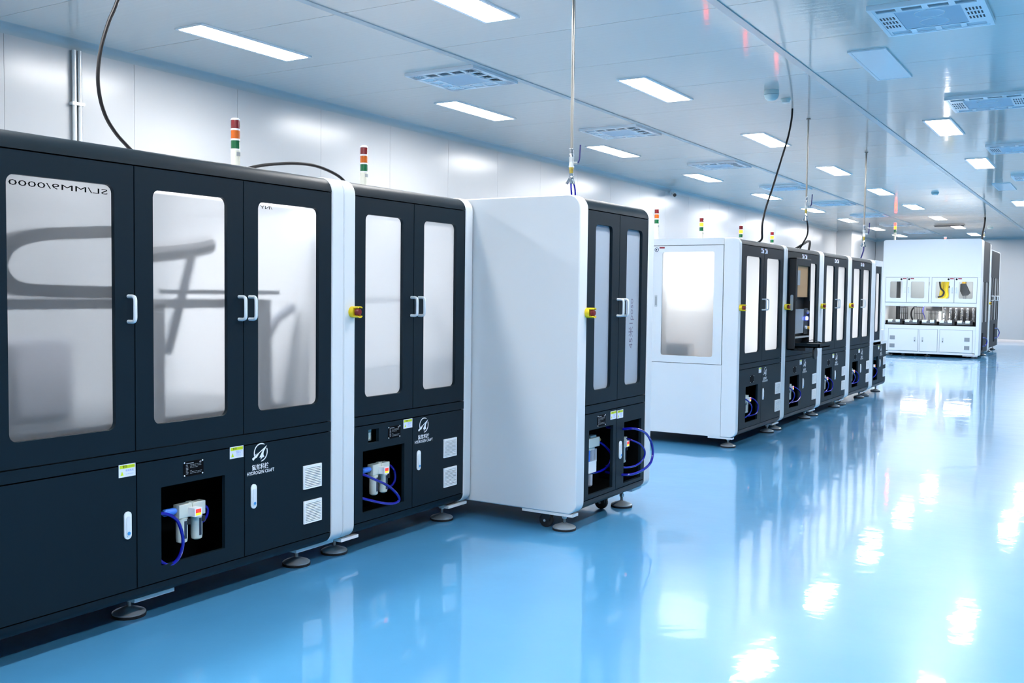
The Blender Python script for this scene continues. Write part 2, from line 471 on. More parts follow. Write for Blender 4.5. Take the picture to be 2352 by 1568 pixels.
def air_unit_perforated():
    t = thing('air_conditioner', 'x', 'air conditioner', (0, 0, H)); sx, sy = 0.37, 0.40
    obj('rim', MB().plate('z', H-0.035, H-0.0005, (-sx, sx, -sy, sy), (-sx+0.028, sx-0.028, -sy+0.028, sy-0.028), 0.002, 1), 'ac_white', t)
    ex, ey = sx-0.028, sy-0.028
    m = MB(); holes = MB(); lou = MB()
    # end fields (low and high x) carry slotted holes, side fields carry louvres
    for a in (-1, 1):
        m.box(a*ex, a*0.215, -0.25, 0.25, H-0.032, H-0.012)
        for i in range(5):
            for j in (-1, 0, 1):
                x = a*(0.238+0.022*i); y = 0.115*j
                holes.box(x-0.0055, x+0.0055, y-0.034, y+0.034, H-0.0335, H-0.031)
        m.box(-ex, ex, a*0.25, a*0.268, H-0.032, H-0.012); m.box(-ex, ex, a*ey, a*(ey-0.02), H-0.032, H-0.012)
        for i in range(5):
            x = -ex+2*ex*i/4; m.box(x-0.02, x+0.02, a*0.25, a*ey, H-0.032, H-0.012)
        for i in range(4):
            x0 = -ex+2*ex*i/4+0.02; x1 = -ex+2*ex*(i+1)/4-0.02
            for j in range(4):
                u = 0.272+0.022*j
                lou.add([(x0, a*u, H-0.012), (x1, a*u, H-0.012), (x1, a*(u+0.016), H-0.03), (x0, a*(u+0.016), H-0.03)], [(0, 1, 2, 3)])
    obj('fascia', m, 'ac_white', t)
    obj('perforation', holes, 'ac_dark', t, kind='stuff')
    obj('louvre', lou, 'ac_white', t, kind='stuff')
    obj('cavity', MB().box(-ex, ex, -ey, ey, H-0.008, H-0.001), 'ac_dark', t)
    obj('centre_grille', MB().box(-0.214, 0.214, -0.249, 0.249, H-0.029, H-0.012), 'ac_grille', t)
    for y in (-0.12, 0.12):
        pts = [(0.10*math.cos(a), y+0.10*math.sin(a), H-0.029) for a in [2*PI*k/24 for k in range(25)]]
        obj('fan_ring', MB().tube(pts, 0.004, 6, False), 'ac_white', t)
    return t
A0 = air_unit_square(); P0 = air_unit_perforated()
for k, y in enumerate([4.25, 7.78, 11.27, 14.85, 18.45, 22.05, 25.65, 29.2, 32.8]):
    lab = f'square slotted ceiling air diffuser, {ORD[k]} along beside the first grey strip'
    if k == 0: A0.location = (-5.37, y, H); ORI[A0.name] = Vector((-5.37, y, H)); t = A0; t['label'] = lab
    else: t = copy_tree(A0, (-5.37, y, H), lab)
    t['group'] = 'slotted square ceiling air diffusers'
for k, y in enumerate([7.65, 11.27, 14.85, 18.45, 22.05]):
    lab = f'pale ceiling air conditioner with perforated ends, {ORD[k]} along past the second grey strip'
    if k == 0: P0.location = (-1.21, y, H); ORI[P0.name] = Vector((-1.21, y, H)); t = P0; t['label'] = lab
    else: t = copy_tree(P0, (-1.21, y, H), lab)
    t['group'] = 'perforated ceiling air conditioners'

# ------------------------------------------------------------------ small ceiling and wall fittings
t = thing('dome_speaker', 'round pale dome fitting hanging under the ceiling beside the small detector', 'ceiling speaker', (-3.0, 9.73, H))
obj('collar', MB().lathe([(0.062, -0.05), (0.074, -0.045), (0.07, -0.0005)], (-3.0, 9.73, H), 'z', 20), 'detector', t)
obj('dome', MB().lathe([(0.01, -0.105), (0.04, -0.098), (0.062, -0.08), (0.073, -0.05)], (-3.0, 9.73, H), 'z', 20), 'detector', t)
def detector(x, y, lab, r=0.05):
    t = thing('smoke_detector', lab, 'smoke detector', (x, y, H))
    obj('base', MB().lathe([(r, -0.018), (r*1.02, -0.0005)], (x, y, H), 'z', 16), 'detector', t)
    obj('head', MB().lathe([(r*0.45, -0.045), (r*0.8, -0.04), (r*0.85, -0.018)], (x, y, H), 'z', 16), 'detector', t)
detector(-3.0, 10.22, 'small round ceiling detector between the dome fitting and the hanging black cable')
detector(-3.1, 20.6, 'small dark round ceiling detector far along near the second grey strip', 0.07)
detector(-3.2, 31.2, 'small round ceiling detector beside the pipe over the tall white machine', 0.08)
t = thing('slot_diffuser', 'thin dark slot in the ceiling far behind the tall white machine', 'air slot', (-4.1, 29.9, H))
obj('slot_frame', MB().box(-4.5, -3.7, 29.85, 29.95, H-0.02, H-0.0005), 'vent_grey', t)
obj('slot_blade', MB().box(-4.48, -3.72, 29.84, 29.86, H-0.04, H-0.02), 'ac_dark', t)
t = thing('security_camera', 'small white bullet camera under the ceiling edge on the panel wall', 'security camera', (-7.40, 17.8, 3.37))
obj('mount', MB().lathe([(0.03, 0), (0.03, 0.015)], (-7.42, 17.8, 3.40), 'x', 12).box(-7.41, -7.33, 17.785, 17.815, 3.39, 3.41), 'white', t)
obj('body', MB().tube([(-7.36, 17.85, 3.39), (-7.26, 17.66, 3.34)], 0.04, 14), 'white', t)
obj('lens', MB().tube([(-7.262, 17.664, 3.341), (-7.255, 17.65, 3.337)], 0.033, 14), 'black_plastic', t)
t = thing('conduit_pair', 'two grey metal conduits running down the white panel wall beside the hanging cable', 'conduit', (XL+0.03, 5.14, 0.1))
for dy in (0.0, 0.05):
    obj('pipe', MB().tube([(XL+0.028, 5.105+dy, 0.09), (XL+0.028, 5.105+dy, 3.40)], 0.019, 12), 'zinc', t)
obj('clip', MB().box(XL+0.001, XL+0.05, 5.075, 5.185, 2.95, 2.975), 'zinc', t)

# ================================================================== machine parts
G = 0.003
class Z: pass
def levels(zt, cap, zd, zl, zs, zb):
    z = Z(); z.t, z.cap, z.d, z.l, z.s, z.b = zt, cap, zd, zl, zs, zb
    z.rt = zt-cap; z.rb = min(0.06, zs-zb); return z
ZA = levels(2.035, 1.958, 0.765, 0.712, 0.178, 0.118)      # first line
ZC = levels(1.985, 1.932, 0.797, 0.745, 0.172, 0.112)      # second line
def arc2(cx, cz, r, a0, a1, k=6):
    return [(cx+r*math.cos(math.radians(a0+(a1-a0)*i/k)), cz+r*math.sin(math.radians(a0+(a1-a0)*i/k))) for i in range(k+1)]
def side_profile(xf, xb, z, e=0.0):
    rt, rb = z.rt+e, z.rb+e
    return [(xb, z.b-e), ] + arc2(xf+e-rb, z.b-e+rb, rb, -90, 0) + arc2(xf+e-rt, z.t+e-rt, rt, 0, 90) + [(xb, z.t+e)]
def end_frame(t, xf, xb, ya, yb, z, mat='white'):
    obj('end_frame', MB().prism(side_profile(xf, xb, z, 0.005), 'y', ya, yb), mat, t, bevel=0.007)
def front_shell(t, xf, ya, yb, z, mat='dark'):
    cap = [(xf-0.03, z.cap+G), (xf, z.cap+G)] + arc2(xf-z.rt, z.t-z.rt, z.rt, 4, 90) + [(xf-0.35, z.t), (xf-0.35, z.t-0.02), (xf-0.09, z.t-0.02)]
    obj('top_cap', MB().prism(cap, 'y', ya+0.001, yb-0.001), mat, t)
    sk = [(xf-0.03, z.s-G), (xf, z.s-G)] + arc2(xf-z.rb, z.b+z.rb, z.rb, -2, -90) + [(xf-0.35, z.b), (xf-0.35, z.b+0.02), (xf-0.05, z.b+0.02)]
    obj('skirt', MB().prism(sk, 'y', ya+0.001, yb-0.001), mat, t)
    obj('mid_rail', MB().box(xf-0.03, xf, ya+0.001, yb-0.001, z.l+G, z.d-G), mat, t)
def carcass(t, xf, xb, ya, yb, z, seams, inner='interior', walls=True):
    m = MB().box(xb, xb+0.02, ya, yb, z.l, z.t-0.005).box(xb, xf-0.36, ya, yb, z.t-0.02, z.t-0.002).box(xb+0.02, xf-0.032, ya, yb, z.l+0.01, z.d-0.012)
    if walls: m.box(xb+0.02, xf-0.03, ya, ya+0.012, z.d-0.012, z.t-0.03).box(xb+0.02, xf-0.03, yb-0.012, yb, z.d-0.012, z.t-0.03)
    obj('carcass', m, inner, t)
    h = MB().box(xf-0.36, xf-0.34, ya, yb, z.b+0.02, z.l).box(xf-0.34, xf-0.022, ya, yb, z.b+0.021, z.b+0.03)
    h.box(xf-0.34, xf-0.022, ya, ya+0.01, z.b+0.03, z.l).box(xf-0.34, xf-0.022, yb-0.01, yb, z.b+0.03, z.l)
    for y in seams[1:-1]: h.box(xf-0.034, xf-0.022, y-0.02, y+0.02, z.b+0.03, z.l)
    h.box(xf-0.034, xf-0.0205, ya, yb, z.l-0.025, z.l+0.006)
    obj('lower_housing', h, 'black', t)
    obj('base_plate', MB().box(xb+0.01, xf-0.351, ya+0.001, yb-0.001, z.b+0.001, z.b+0.012), 'black', t)
    d = MB()
    for y in seams: d.box(xf-0.034, xf-0.0255, y-0.03, y+0.03, z.d+0.02, z.cap-0.005)
    d.box(xf-0.05, xf-0.0255, ya, yb, z.d-0.008, z.d+0.02).box(xf-0.05, xf-0.0255, ya, yb, z.cap-0.03, z.cap+0.008)
    obj('door_frame', d, 'black', t)
def handle(parent, xf, y, z0, z1, r=0.008, out=0.045, mat='handle'):
    p = fillet([(xf-0.001, y, z0), (xf+out, y, z0), (xf+out, y, z1), (xf-0.001, y, z1)], 0.018)
    return obj('handle', MB().tube(p, r, 8), mat, parent)
def door(t, xf, ya, yb, z, win, pmat, hy=None, hz=(1.31, 1.415), mat='dark', hr=0.008):
    d = obj('door', MB().plate('x', xf-0.02, xf, (ya+G, yb-G, z.d+G, z.cap-G), win, 0.032), mat, t)
    obj('pane', MB().box(xf-0.0245, xf-0.0207, win[0]-0.012, win[1]+0.012, win[2]-0.012, win[3]+0.012), pmat, d)
    if hy is not None: handle(d, xf, hy, hz[0], hz[1], hr)
    return d
def solid_with_holes(ya, yb, za, zb, xf, holes):
    """panel slab cut into strips around rectangular holes"""
    ys = sorted({ya, yb, *[h[0] for h in holes], *[h[1] for h in holes]}); m = MB()
    for i in range(len(ys)-1):
        c = (ys[i]+ys[i+1])/2
        cuts = sorted((h[2], h[3]) for h in holes if h[0] < c < h[1]); lo = za
        for a, b in cuts: m.box(xf-0.02, xf, ys[i], ys[i+1], lo, a); lo = b
        m.box(xf-0.02, xf, ys[i], ys[i+1], lo, zb)
    return m
def lower_panel(t, xf, ya, yb, z, hole=None, mat='dark', extra=()):
    o = (ya+G, yb-G, z.s+G, z.l-G)
    holes = ([hole] if hole else []) + list(extra)
    if len(holes) == 1: m = MB().plate('x', xf-0.02, xf, o, hole, 0.003, 1)
    elif holes: m = solid_with_holes(o[0], o[1], o[2], o[3], xf, holes)
    else: m = MB().box(xf-0.02, xf, *o)
    return obj('lower_panel', m, mat, t)
def stadium(y, zc, w, h, k=8): return rrect(y-w/2, y+w/2, zc-h/2, zc+h/2, w/2, k)
def latch(t, xf, y, zc, h=0.117, w=0.034):
    p = obj('latch', MB().prism(stadium(y, zc, w, h), 'x', xf-0.0005, xf+0.006), 'print_white', t, label='white swing latch')
    obj('latch_lever', MB().prism(stadium(y, zc-0.004, w*0.55, h*0.72), 'x', xf+0.006, xf+0.011), 'handle', p)
    obj('latch_button', MB().lathe([(0.0075, 0.0), (0.007, 0.002)], (xf+0.011, y, zc-h*0.28), 'x', 12), 'blue_dot', p)
def vent(t, xf, ya, yb, za, zb, n=12, frame='print_white', axis='x'):
    p = obj('vent_grille', MB().plate('x', xf-0.0005, xf+0.008, (ya, yb, za, zb), (ya+0.008, yb-0.008, za+0.008, zb-0.008), 0.002, 1), frame, t, label='white louvred vent grille' if frame == 'print_white' else None)
    s = MB(); hgt = (zb-za-0.016)/n
    for i in range(n):
        z0 = za+0.008+hgt*i
        s.add([(xf+0.001, ya+0.008, z0+hgt*0.45), (xf+0.001, yb-0.008, z0+hgt*0.45), (xf+0.009, yb-0.008, z0+hgt*0.30), (xf+0.009, ya+0.008, z0+hgt*0.30),
               (xf+0.001, ya+0.008, z0+hgt*0.95), (xf+0.001, yb-0.008, z0+hgt*0.95), (xf+0.009, yb-0.008, z0+hgt*0.85), (xf+0.009, ya+0.008, z0+hgt*0.85)],
              [(0, 1, 2, 3), (7, 6, 5, 4), (3, 2, 6, 7), (0, 3, 7, 4), (1, 5, 6, 2)])
    obj('slat', s, frame, p, kind='stuff')
    obj('vent_backing', MB().box(xf-0.0004, xf+0.0006, ya+0.006, yb-0.006, za+0.006, zb-0.006), 'ac_dark', p)
def logo(t, xf, yc, zc, R=0.045):
    x = xf+0.0012
    P = lambda u, v: (x, yc+u*R, zc+v*R)
    m = MB()
    def band(a0, a1, r0, r1, k=18):
        vs = []
        for i in range(k+1):
            a = math.radians(a0+(a1-a0)*i/k)
            th = math.sin(PI*min(1, (i+2)/(k*0.35)) / 2) if i < k*0.35 else 1.0
            vs += [P(r1*math.cos(a), r1*math.sin(a)), P((r1-(r1-r0)*th)*math.cos(a), (r1-(r1-r0)*th)*math.sin(a))]
        m.add(vs, [(2*i, 2*i+1, 2*i+3, 2*i+2) for i in range(k)])
    band(55, 200, 0.87, 1.0); band(-88, 22, 0.87, 1.0)
    def poly(pts): m.add([P(*p) for p in pts], [tuple(range(len(pts)))])
    poly([(.906, .676), (-1.26, -.54), (-1.09, -.77), (-.83, -.56), (-.57, -.5), (-.22, -.06), (.3, .2)])
    poly([(.906, .676), (.30, .2), (-.226, -.55), (-.03, -.5), (0, -.79), (.19, -.6), (.51, -.53), (.377, -.26), (.43, .036), (.68, .34)])
    poly([(-.98, -.32), (-.38, .04), (-.42, .0), (-.9, -.2)][::-1])
    g = obj('logo', m, 'print_white', t, label='white rocket-in-circle logo')
    obj('logo_lettering', text_mb('氢航科技', R*0.62, lambda u, v: (x, yc-0.05*R+u, zc-1.55*R+v), bold=0.02), 'print_white', g)
    obj('logo_lettering', text_mb('HYDROGEN CRAFT', R*0.52, lambda u, v: (x, yc+u, zc-2.12*R+v), bold=0.012, sx=0.86), 'print_white', g)
def warning_label(t, xf, ya, yb, za, zb, blue=True, detail=True, lines=None):
    x = xf+0.001; w, h = yb-ya, zb-za
    p = obj('warning_label', MB().box(xf, x, ya, yb, za, zb), 'label_white', t, label='white warning label with yellow header')
    obj('label_header', MB().box(x, x+0.0003, ya+0.05*w, yb-0.05*w, zb-0.33*h, zb-0.06*h), 'label_yellow', p)
    tri = [(ya+0.10*w, za+0.14*h), (ya+0.29*w, za+0.14*h), (ya+0.195*w, za+0.48*h)]
    obj('label_symbol', MB().prism(tri, 'x', x, x+0.0004), 'label_yellow', p)
    if not detail: return
    obj('label_lettering', text_mb('警告', h*0.22, lambda u, v: (x+0.0006, ya+0.36*w+u, zb-0.195*h+v)), 'print_black', p)
    obj('label_lettering', text_mb('WARNING', h*0.17, lambda u, v: (x+0.0006, ya+0.71*w+u, zb-0.195*h+v)), 'print_green', p)
    for k, (s, size, vv) in enumerate(lines):
        obj('label_lettering', text_mb(s, h*size, lambda u, v, vv=vv: (x+0.0006, ya+0.64*w+u, za+vv*h+v)), 'print_blue', p)
LINES_A = (('有电危险', 0.19, 0.48), ('ELECTRIC SHOCK', 0.09, 0.22))
LINES_B = (('非专业人员', 0.13, 0.56), ('请勿打开', 0.13, 0.42), ('NON PROFESSIONALS', 0.07, 0.27), ('DO NOT OPEN', 0.07, 0.17))
def nameplate(t, xf, ya, yb, za, zb, detail=True):
    x = xf+0.0015; w, h = yb-ya, zb-za
    p = obj('nameplate', MB().box(xf, x, ya, yb, za, zb), 'print_black', t, label='black nameplate with white print')
    for y in (ya+0.05*w, yb-0.05*w):
        for zz in (za+0.07*h, zb-0.07*h):
            obj('rivet', MB().lathe([(0.0038, 0), (0.0022, 0.0025)], (x, y, zz), 'x', 10), 'print_white', p)
    if not detail: return
    m = MB(); rr = random.Random(3)
    m.box(x, x+0.0003, ya+0.14*w, ya+0.50*w, zb-0.16*h, zb-0.11*h)
    for i in range(7):
        zc = zb-0.25*h-0.095*h*i
        m.box(x, x+0.0003, ya+0.12*w, ya+(0.20+0.05*rr.random())*w, zc-0.018*h, zc+0.018*h)
        y = ya+0.33*w
        while y < yb-0.16*w and rr.random() < 0.86:
            l = (0.04+0.10*rr.random())*w; m.box(x, x+0.0003, y, y+l, zc-0.013*h, zc+0.013*h); y += l+0.03*w
    obj('fine_print', m, 'print_dim', p, kind='stuff')
    obj('plate_lettering', text_mb('CE', h*0.14, lambda u, v: (x+0.0004, yb-0.16*w+u, zb-0.14*h+v)), 'print_white', p)
def foot(t, x, y, zb, plate=None, seg=20):
    p = obj('levelling_foot', MB().lathe([(0.071, 0.012), (0.072, 0.018), (0.066, 0.023), (0.03, 0.036), (0.016, 0.042)], (x, y, 0), 'z', seg), 'zinc', t)
    obj('foot_rubber', MB().lathe([(0.073, 0.0), (0.074, 0.012)], (x, y, 0), 'z', seg), 'rubber', p)
    obj('stem', MB().lathe([(0.0095, 0.04), (0.0095, zb+0.004)], (x, y, 0), 'z', 10), 'steel', p)
    obj('nut', MB().lathe([(0.017, zb-0.048), (0.017, zb-0.03)], (x, y, 0), 'z', 6), 'zinc', p)
def foot_bar(t, x0, x1, ya, yb, zb): obj('foot_bar', MB().box(x0, x1, ya, yb, zb-0.022, zb-0.0055), 'white', t)
def caster(t, x, y, r=0.045):
    p = obj('caster', MB().lathe([(r*0.8, -0.016), (r, -0.011), (r, 0.011), (r*0.8, 0.016)], (x, y, r), 'y', 18), 'rubber', t)
    obj('caster_fork', MB().box(x-0.02, x+0.035, y-0.026, y-0.02, r, 2.4*r).box(x-0.02, x+0.035, y+0.02, y+0.026, r, 2.4*r).box(x-0.03, x+0.04, y-0.026, y+0.026, 2.4*r, 2.55*r), 'black_plastic', p)
    obj('caster_bolt', MB().lathe([(0.008, -0.03), (0.008, 0.03)], (x, y, r), 'y', 8), 'zinc', p)
def estop(t, xf, y, z):
    m = MB().lathe([(0.031, 0.0), (0.031, 0.018), (0.026, 0.026)], (xf+0.0005, y, z), 'x', 18)
    for sg in (1, -1):
        pr = arc2(0, 0, 0.031, 50, 130, 8) + arc2(0, 0, 0.025, 130, 50, 8)
        m.prism([(y+p[0], z+sg*p[1]) for p in pr], 'x', xf+0.018, xf+0.056)
    p = obj('emergency_stop', m, 'yellow', t, label='yellow guarded emergency stop with red button')
    obj('stop_button', MB().lathe([(0.012, 0.02), (0.012, 0.03), (0.021, 0.034), (0.022, 0.046), (0.015, 0.054)], (xf, y, z), 'x', 16), 'red', p)
def regulator(t, x, y, z, detail=True, blue=True):
    """air filter-regulator; y, z = lower near corner of its body block"""
    p = obj('air_regulator', MB().box(x-0.03, x+0.012, y, y+0.072, z, z+0.062).box(x-0.03, x+0.012, y+0.078, y+0.150, z, z+0.062).box(x-0.02, x+0.004, y+0.06, y+0.09, z+0.01, z+0.068), 'regulator_grey', t, label='pale air filter regulator', bevel=0.003)
    for dy in (0.028, 0.112):
        obj('filter_bowl', MB().lathe([(0.012, -0.115), (0.024, -0.108), (0.026, -0.09), (0.026, -0.002), (0.02, 0.0)], (x-0.006, y+dy, z), 'z', 14), 'regulator_grey', p)
        obj('sight_slot', MB().box(x+0.012, x+0.0212, y+dy-0.006, y+dy+0.006, z-0.092, z-0.012), 'sight_dark', p)
        obj('bowl_catch', MB().box(x+0.006, x+0.0225, y+dy+0.010, y+dy+0.027, z-0.03, z-0.006), 'black_plastic', p)
    sw = obj('pressure_switch', MB().box(x+0.012, x+0.055, y+0.050, y+0.092, z+0.006, z+0.045), 'print_white', p)
    obj('display', MB().box(x+0.055, x+0.0555, y+0.056, y+0.086, z+0.022, z+0.04), 'display_red', p)
    obj('display', MB().box(x+0.055, x+0.0555, y+0.056, y+0.086, z+0.012, z+0.022), 'display_yellow', p)
    if blue:
        obj('inlet_fitting', MB().lathe([(0.012, -0.075), (0.017, -0.068), (0.017, -0.02), (0.012, -0.006)], (x-0.006, y, z+0.038), 'y', 12), 'fitting_blue', p)
def hose(t, pts, r=0.0075, mat='hose_blue', name='hose', n=6): return obj(name, MB().tube(curve_pts(pts, n), r, 9), mat, t)
def tower(x, y, zb, label, state='off', pole=0.0, seg=0.052, base=0.055, d=0.048, group='signal towers on the machines'):
    t = thing('signal_tower', label, 'signal light', (x, y, zb), group); r = d/2; z = zb
    if pole: obj('pole', MB().lathe([(r*0.75, 0), (r*0.75, pole)], (x, y, z), 'z', 12), 'ivory', t); z += pole
    b = obj('base', MB().lathe([(r, 0), (r, base)], (x, y, z), 'z', 18), 'ivory', t)
    obj('stencil_mark', MB().box(x+r*0.86, x+r*1.01, y-0.012, y+0.012, z+base-0.028, z+base-0.008), 'vent_grey', b)
    z += base
    for col in ('green', 'amber', 'red'):
        obj('ring', MB().lathe([(r, 0), (r, 0.009)], (x, y, z), 'z', 18), 'ring_white', t); z += 0.009
        lit = (col == 'amber' and state in ('amber', 'both')) or (col == 'red' and state == 'both')
        obj('lens', MB().lathe([(r*0.97, 0), (r*0.97, seg-0.009)], (x, y, z), 'z', 18), f'lens_{col}_lit' if lit else f'lens_{col}', t, label=f'{"lit " if lit else ""}{col} lens'); z += seg-0.009
    obj('cap', MB().lathe([(r, 0), (r, 0.006), (r*0.7, 0.012)], (x, y, z), 'z', 18), 'ring_white', t)
    return t

# ================================================================== first line: long cabinet
S = 0.98592
def a(y): return y*S
def b(z): return 1.45+(z-1.45)*S
XF, XB = -3.50, -4.75
t = thing('machine_cabinet', 'long dark cabinet with three frosted film windows and a mirrored print across one', 'machine', (XF, a(2.7), 0))
y0, y1 = 1.43, a(3.95)
sm = [y0, a(2.067), a(2.723), a(3.333), y1]
end_frame(t, XF, XB, y1, y1+0.090, ZA); end_frame(t, XF, XB, y0-0.09, y0, ZA)
front_shell(t, XF, y0, y1, ZA); carcass(t, XF, XB, y0, y1, ZA, sm, 'interior')
W = lambda p, q: (a(p), a(q), b(0.858), b(1.872))
obj('blank_panel', MB().box(XF-0.02, XF, sm[0]+G, sm[1]-G, ZA.d+G, ZA.cap-G), 'dark', t)
d1 = door(t, XF, sm[1], sm[2], ZA, W(2.161, 2.627), 'pane_film', a(2.703)-0.012)
d2 = door(t, XF, sm[2], sm[3], ZA, W(2.818, 3.234), 'pane_film', a(3.316)-0.012)
d3 = door(t, XF, sm[3], sm[4], ZA, W(3.427, 3.852), 'pane_film', a(3.382)-0.012)
obj('printed_lettering', text_mb('SL/MM9/0000', 0.030, lambda u, v: (XF-0.0203, a(2.397)+u, b(1.842)+v), mirror=True, sx=2.55), 'print_black', d1)
obj('printed_lettering', text_mb('/NY', 0.022, lambda u, v: (XF-0.0203, a(3.50)+u, b(1.850)+v), mirror=True, sx=2.2), 'print_black', d3)
lower_panel(t, XF, sm[0], sm[1], ZA)
lower_panel(t, XF, sm[1], a(2.727), ZA)
hole = (a(2.853), a(3.217), b(0.229), b(0.578))
lower_panel(t, XF, a(2.727), a(3.338), ZA, hole); lower_panel(t, XF, a(3.338), y1, ZA)
latch(t, XF, a(2.679), b(0.444)); latch(t, XF, a(3.395), b(0.446))
warning_label(t, XF, a(2.638), a(2.721), b(0.652), b(0.706), lines=LINES_A)
warning_label(t, XF, a(3.246), a(3.331), b(0.648), b(0.704), lines=LINES_B)
nameplate(t, XF, a(2.974), a(3.088), b(0.604), b(0.672))
logo(t, XF, a(3.443), b(0.655))
vent(t, XF, a(3.737), a(3.870), b(0.422), b(0.544)); vent(t, XF, a(3.740), a(3.871), b(0.241), b(0.359))
regulator(t, XF-0.07, 2.958, 0.415)
hose(t, [(-3.56, 2.77, 0.46), (-3.505, 2.82, 0.474), (-3.50, 2.887, 0.441), (-3.495, 2.915, 0.386), (-3.495, 2.925, 0.325), (-3.50, 2.912, 0.27), (-3.505, 2.885, 0.243), (-3.51, 2.85, 0.24), (-3.53, 2.815, 0.275), (-3.58, 2.79, 0.33)])
hose(t, [(-3.575, 3.115, 0.45), (-3.57, 3.13, 0.43), (-3.57, 3.125, 0.40), (-3.58, 3.105, 0.37), (-3.62, 3.08, 0.35)], 0.006)
foot(t, -3.69, 2.79, ZA.b); foot(t, -3.655, 3.80, ZA.b); foot(t, -3.66, 1.6, ZA.b)
foot_bar(t, -3.62, -3.56, 2.72, 2.93, ZA.b); foot_bar(t, -3.62, -3.56, 3.70, 3.98, ZA.b)
# inside: cable carrier loop, rails, columns, robot shapes seen through the film
def chain(t, pts, w=0.09, h=0.05):
    m = MB(); P = curve_pts(pts, 8)
    for i in range(0, len(P)-1):
        c = (P[i]+P[i+1])/2; d = (P[i+1]-P[i]); l = d.length*0.45; ang = math.atan2(d.z, d.y)
        u = Vector((0, math.cos(ang), math.sin(ang))); n = Vector((0, -math.sin(ang), math.cos(ang)))
        vs = [c+Vector((sx*w/2, 0, 0))+u*(su*l)+n*(sn*h/2) for sx in (-1, 1) for su in (-1, 1) for sn in (-1, 1)]
        m.add(vs, [(0, 1, 3, 2), (4, 6, 7, 5), (0, 4, 5, 1), (2, 3, 7, 6), (0, 2, 6, 4), (1, 5, 7, 3)])
    return obj('cable_carrier', m, 'black_plastic', t)
xi = XF-0.16
chain(t, [(xi, 2.72, 1.69), (xi, 2.55, 1.675), (xi, 2.35, 1.655), (xi, 2.24, 1.62), (xi, 2.19, 1.56), (xi, 2.19, 1.50), (xi, 2.24, 1.45), (xi, 2.35, 1.435), (xi, 2.72, 1.43)], 0.08, 0.05)
obj('linear_rail', MB().box(xi-0.06, xi+0.02, 2.10, 3.55, 1.36, 1.402), 'interior', t)
obj('linear_rail', MB().box(xi-0.02, xi+0.03, 2.95, 3.65, 1.425, 1.445), 'machine_grey', t)
obj('support_column', MB().box(xi-0.08, xi+0.02, 2.90, 2.95, ZA.d, 1.38).box(xi-0.08, xi+0.02, 3.52, 3.60, ZA.d, 1.40), 'interior', t)
obj('gantry_arm', MB().tube([(xi-0.02, 2.85, 1.60), (xi-0.02, 3.1, 1.63), (xi-0.02, 3.24, 1.66)], 0.045, 10), 'black_plastic', t)
obj('gantry_arm', MB().tube([(xi-0.05, 3.02, 1.15), (xi-0.05, 3.10, 1.40), (xi-0.05, 3.16, 1.60)], 0.022, 10), 'interior_grey', t)
obj('gantry_arm', MB().tube([(xi-0.06, 3.66, 0.85), (xi-0.06, 3.65, 1.20), (xi-0.06, 3.72, 1.30), (xi-0.06, 3.84, 1.36)], 0.024, 10), 'interior_grey', t)
obj('work_table', MB().box(-4.45, xi-0.04, 2.15, 3.80, 0.80, 0.86), 'machine_grey', t)
obj('work_head', MB().box(-4.25, -3.98, 2.44, 2.74, 0.861, 1.22), 'interior_grey', t, bevel=0.03)
obj('lamp_strip', MB().box(-3.63, -3.61, 2.80, 3.80, 1.872, 1.884), 'lamp_film', t)
obj('lamp_strip', MB().box(-3.62, -3.60, 2.2, 2.6, 1.93, 1.94), 'lamp_inner_soft', t)

# ------------------------------------------------------------------ two-door cabinet beside it
t = thing('machine_cabinet', 'dark two-door cabinet with a small square switch opening, beside the long cabinet', 'machine', (XF, a(4.7), 0))
y0, y1 = a(4.135), a(5.20); ym = a(4.663)
end_frame(t, XF, XB, a(3.95)+0.092, y0, ZA); end_frame(t, XF, XB, y1, 5.203, ZA)
front_shell(t, XF, y0, y1, ZA); carcass(t, XF, XB, y0, y1, ZA, [y0, ym, y1], 'interior')
door(t, XF, y0, ym, ZA, W(4.225, 4.562), 'pane_frost', a(4.651)-0.012)
door(t, XF, ym, y1, ZA, W(4.763, 5.100), 'pane_frost', a(4.723)-0.012)
hole = (a(4.210), a(4.585), b(0.211), b(0.558)); swh = (a(4.256), a(4.349), b(0.597), b(0.673))
lower_panel(t, XF, y0, ym, ZA, hole, extra=[swh]); lower_panel(t, XF, ym, y1, ZA)
obj('toggle_switch', MB().box(XF-0.07, XF-0.05, a(4.262), a(4.343), b(0.600), b(0.670)).box(XF-0.05, XF-0.03, a(4.295), a(4.312), b(0.615), b(0.652)), 'regulator_grey', t)
nameplate(t, XF, a(4.431), a(4.544), b(0.601), b(0.671)); warning_label(t, XF, a(4.574), a(4.659), b(0.644), b(0.698), lines=LINES_B)
logo(t, XF, a(4.774), b(0.645)); latch(t, XF, a(4.722), b(0.438))
vent(t, XF, a(4.978), a(5.115), b(0.416), b(0.532)); vent(t, XF, a(4.981), a(5.118), b(0.229), b(0.350))
estop(t, XF+0.005, a(4.109), b(1.335))
regulator(t, XF-0.07, 4.309, 0.405)
hose(t, [(-3.60, 4.12, 0.46), (-3.51, 4.17, 0.438), (-3.49, 4.244, 0.402), (-3.47, 4.33, 0.357), (-3.46, 4.40, 0.30), (-3.465, 4.43, 0.259), (-3.475, 4.40, 0.243), (-3.49, 4.33, 0.253), (-3.51, 4.245, 0.28), (-3.53, 4.167, 0.308), (-3.60, 4.12, 0.33)])
hose(t, [(-3.60, 4.48, 0.45), (-3.57, 4.494, 0.428), (-3.57, 4.522, 0.391), (-3.57, 4.519, 0.34), (-3.58, 4.479, 0.308), (-3.62, 4.44, 0.29)], 0.007)
foot(t, -3.65, 4.09, ZA.b); foot(t, -3.63, 5.08, ZA.b)
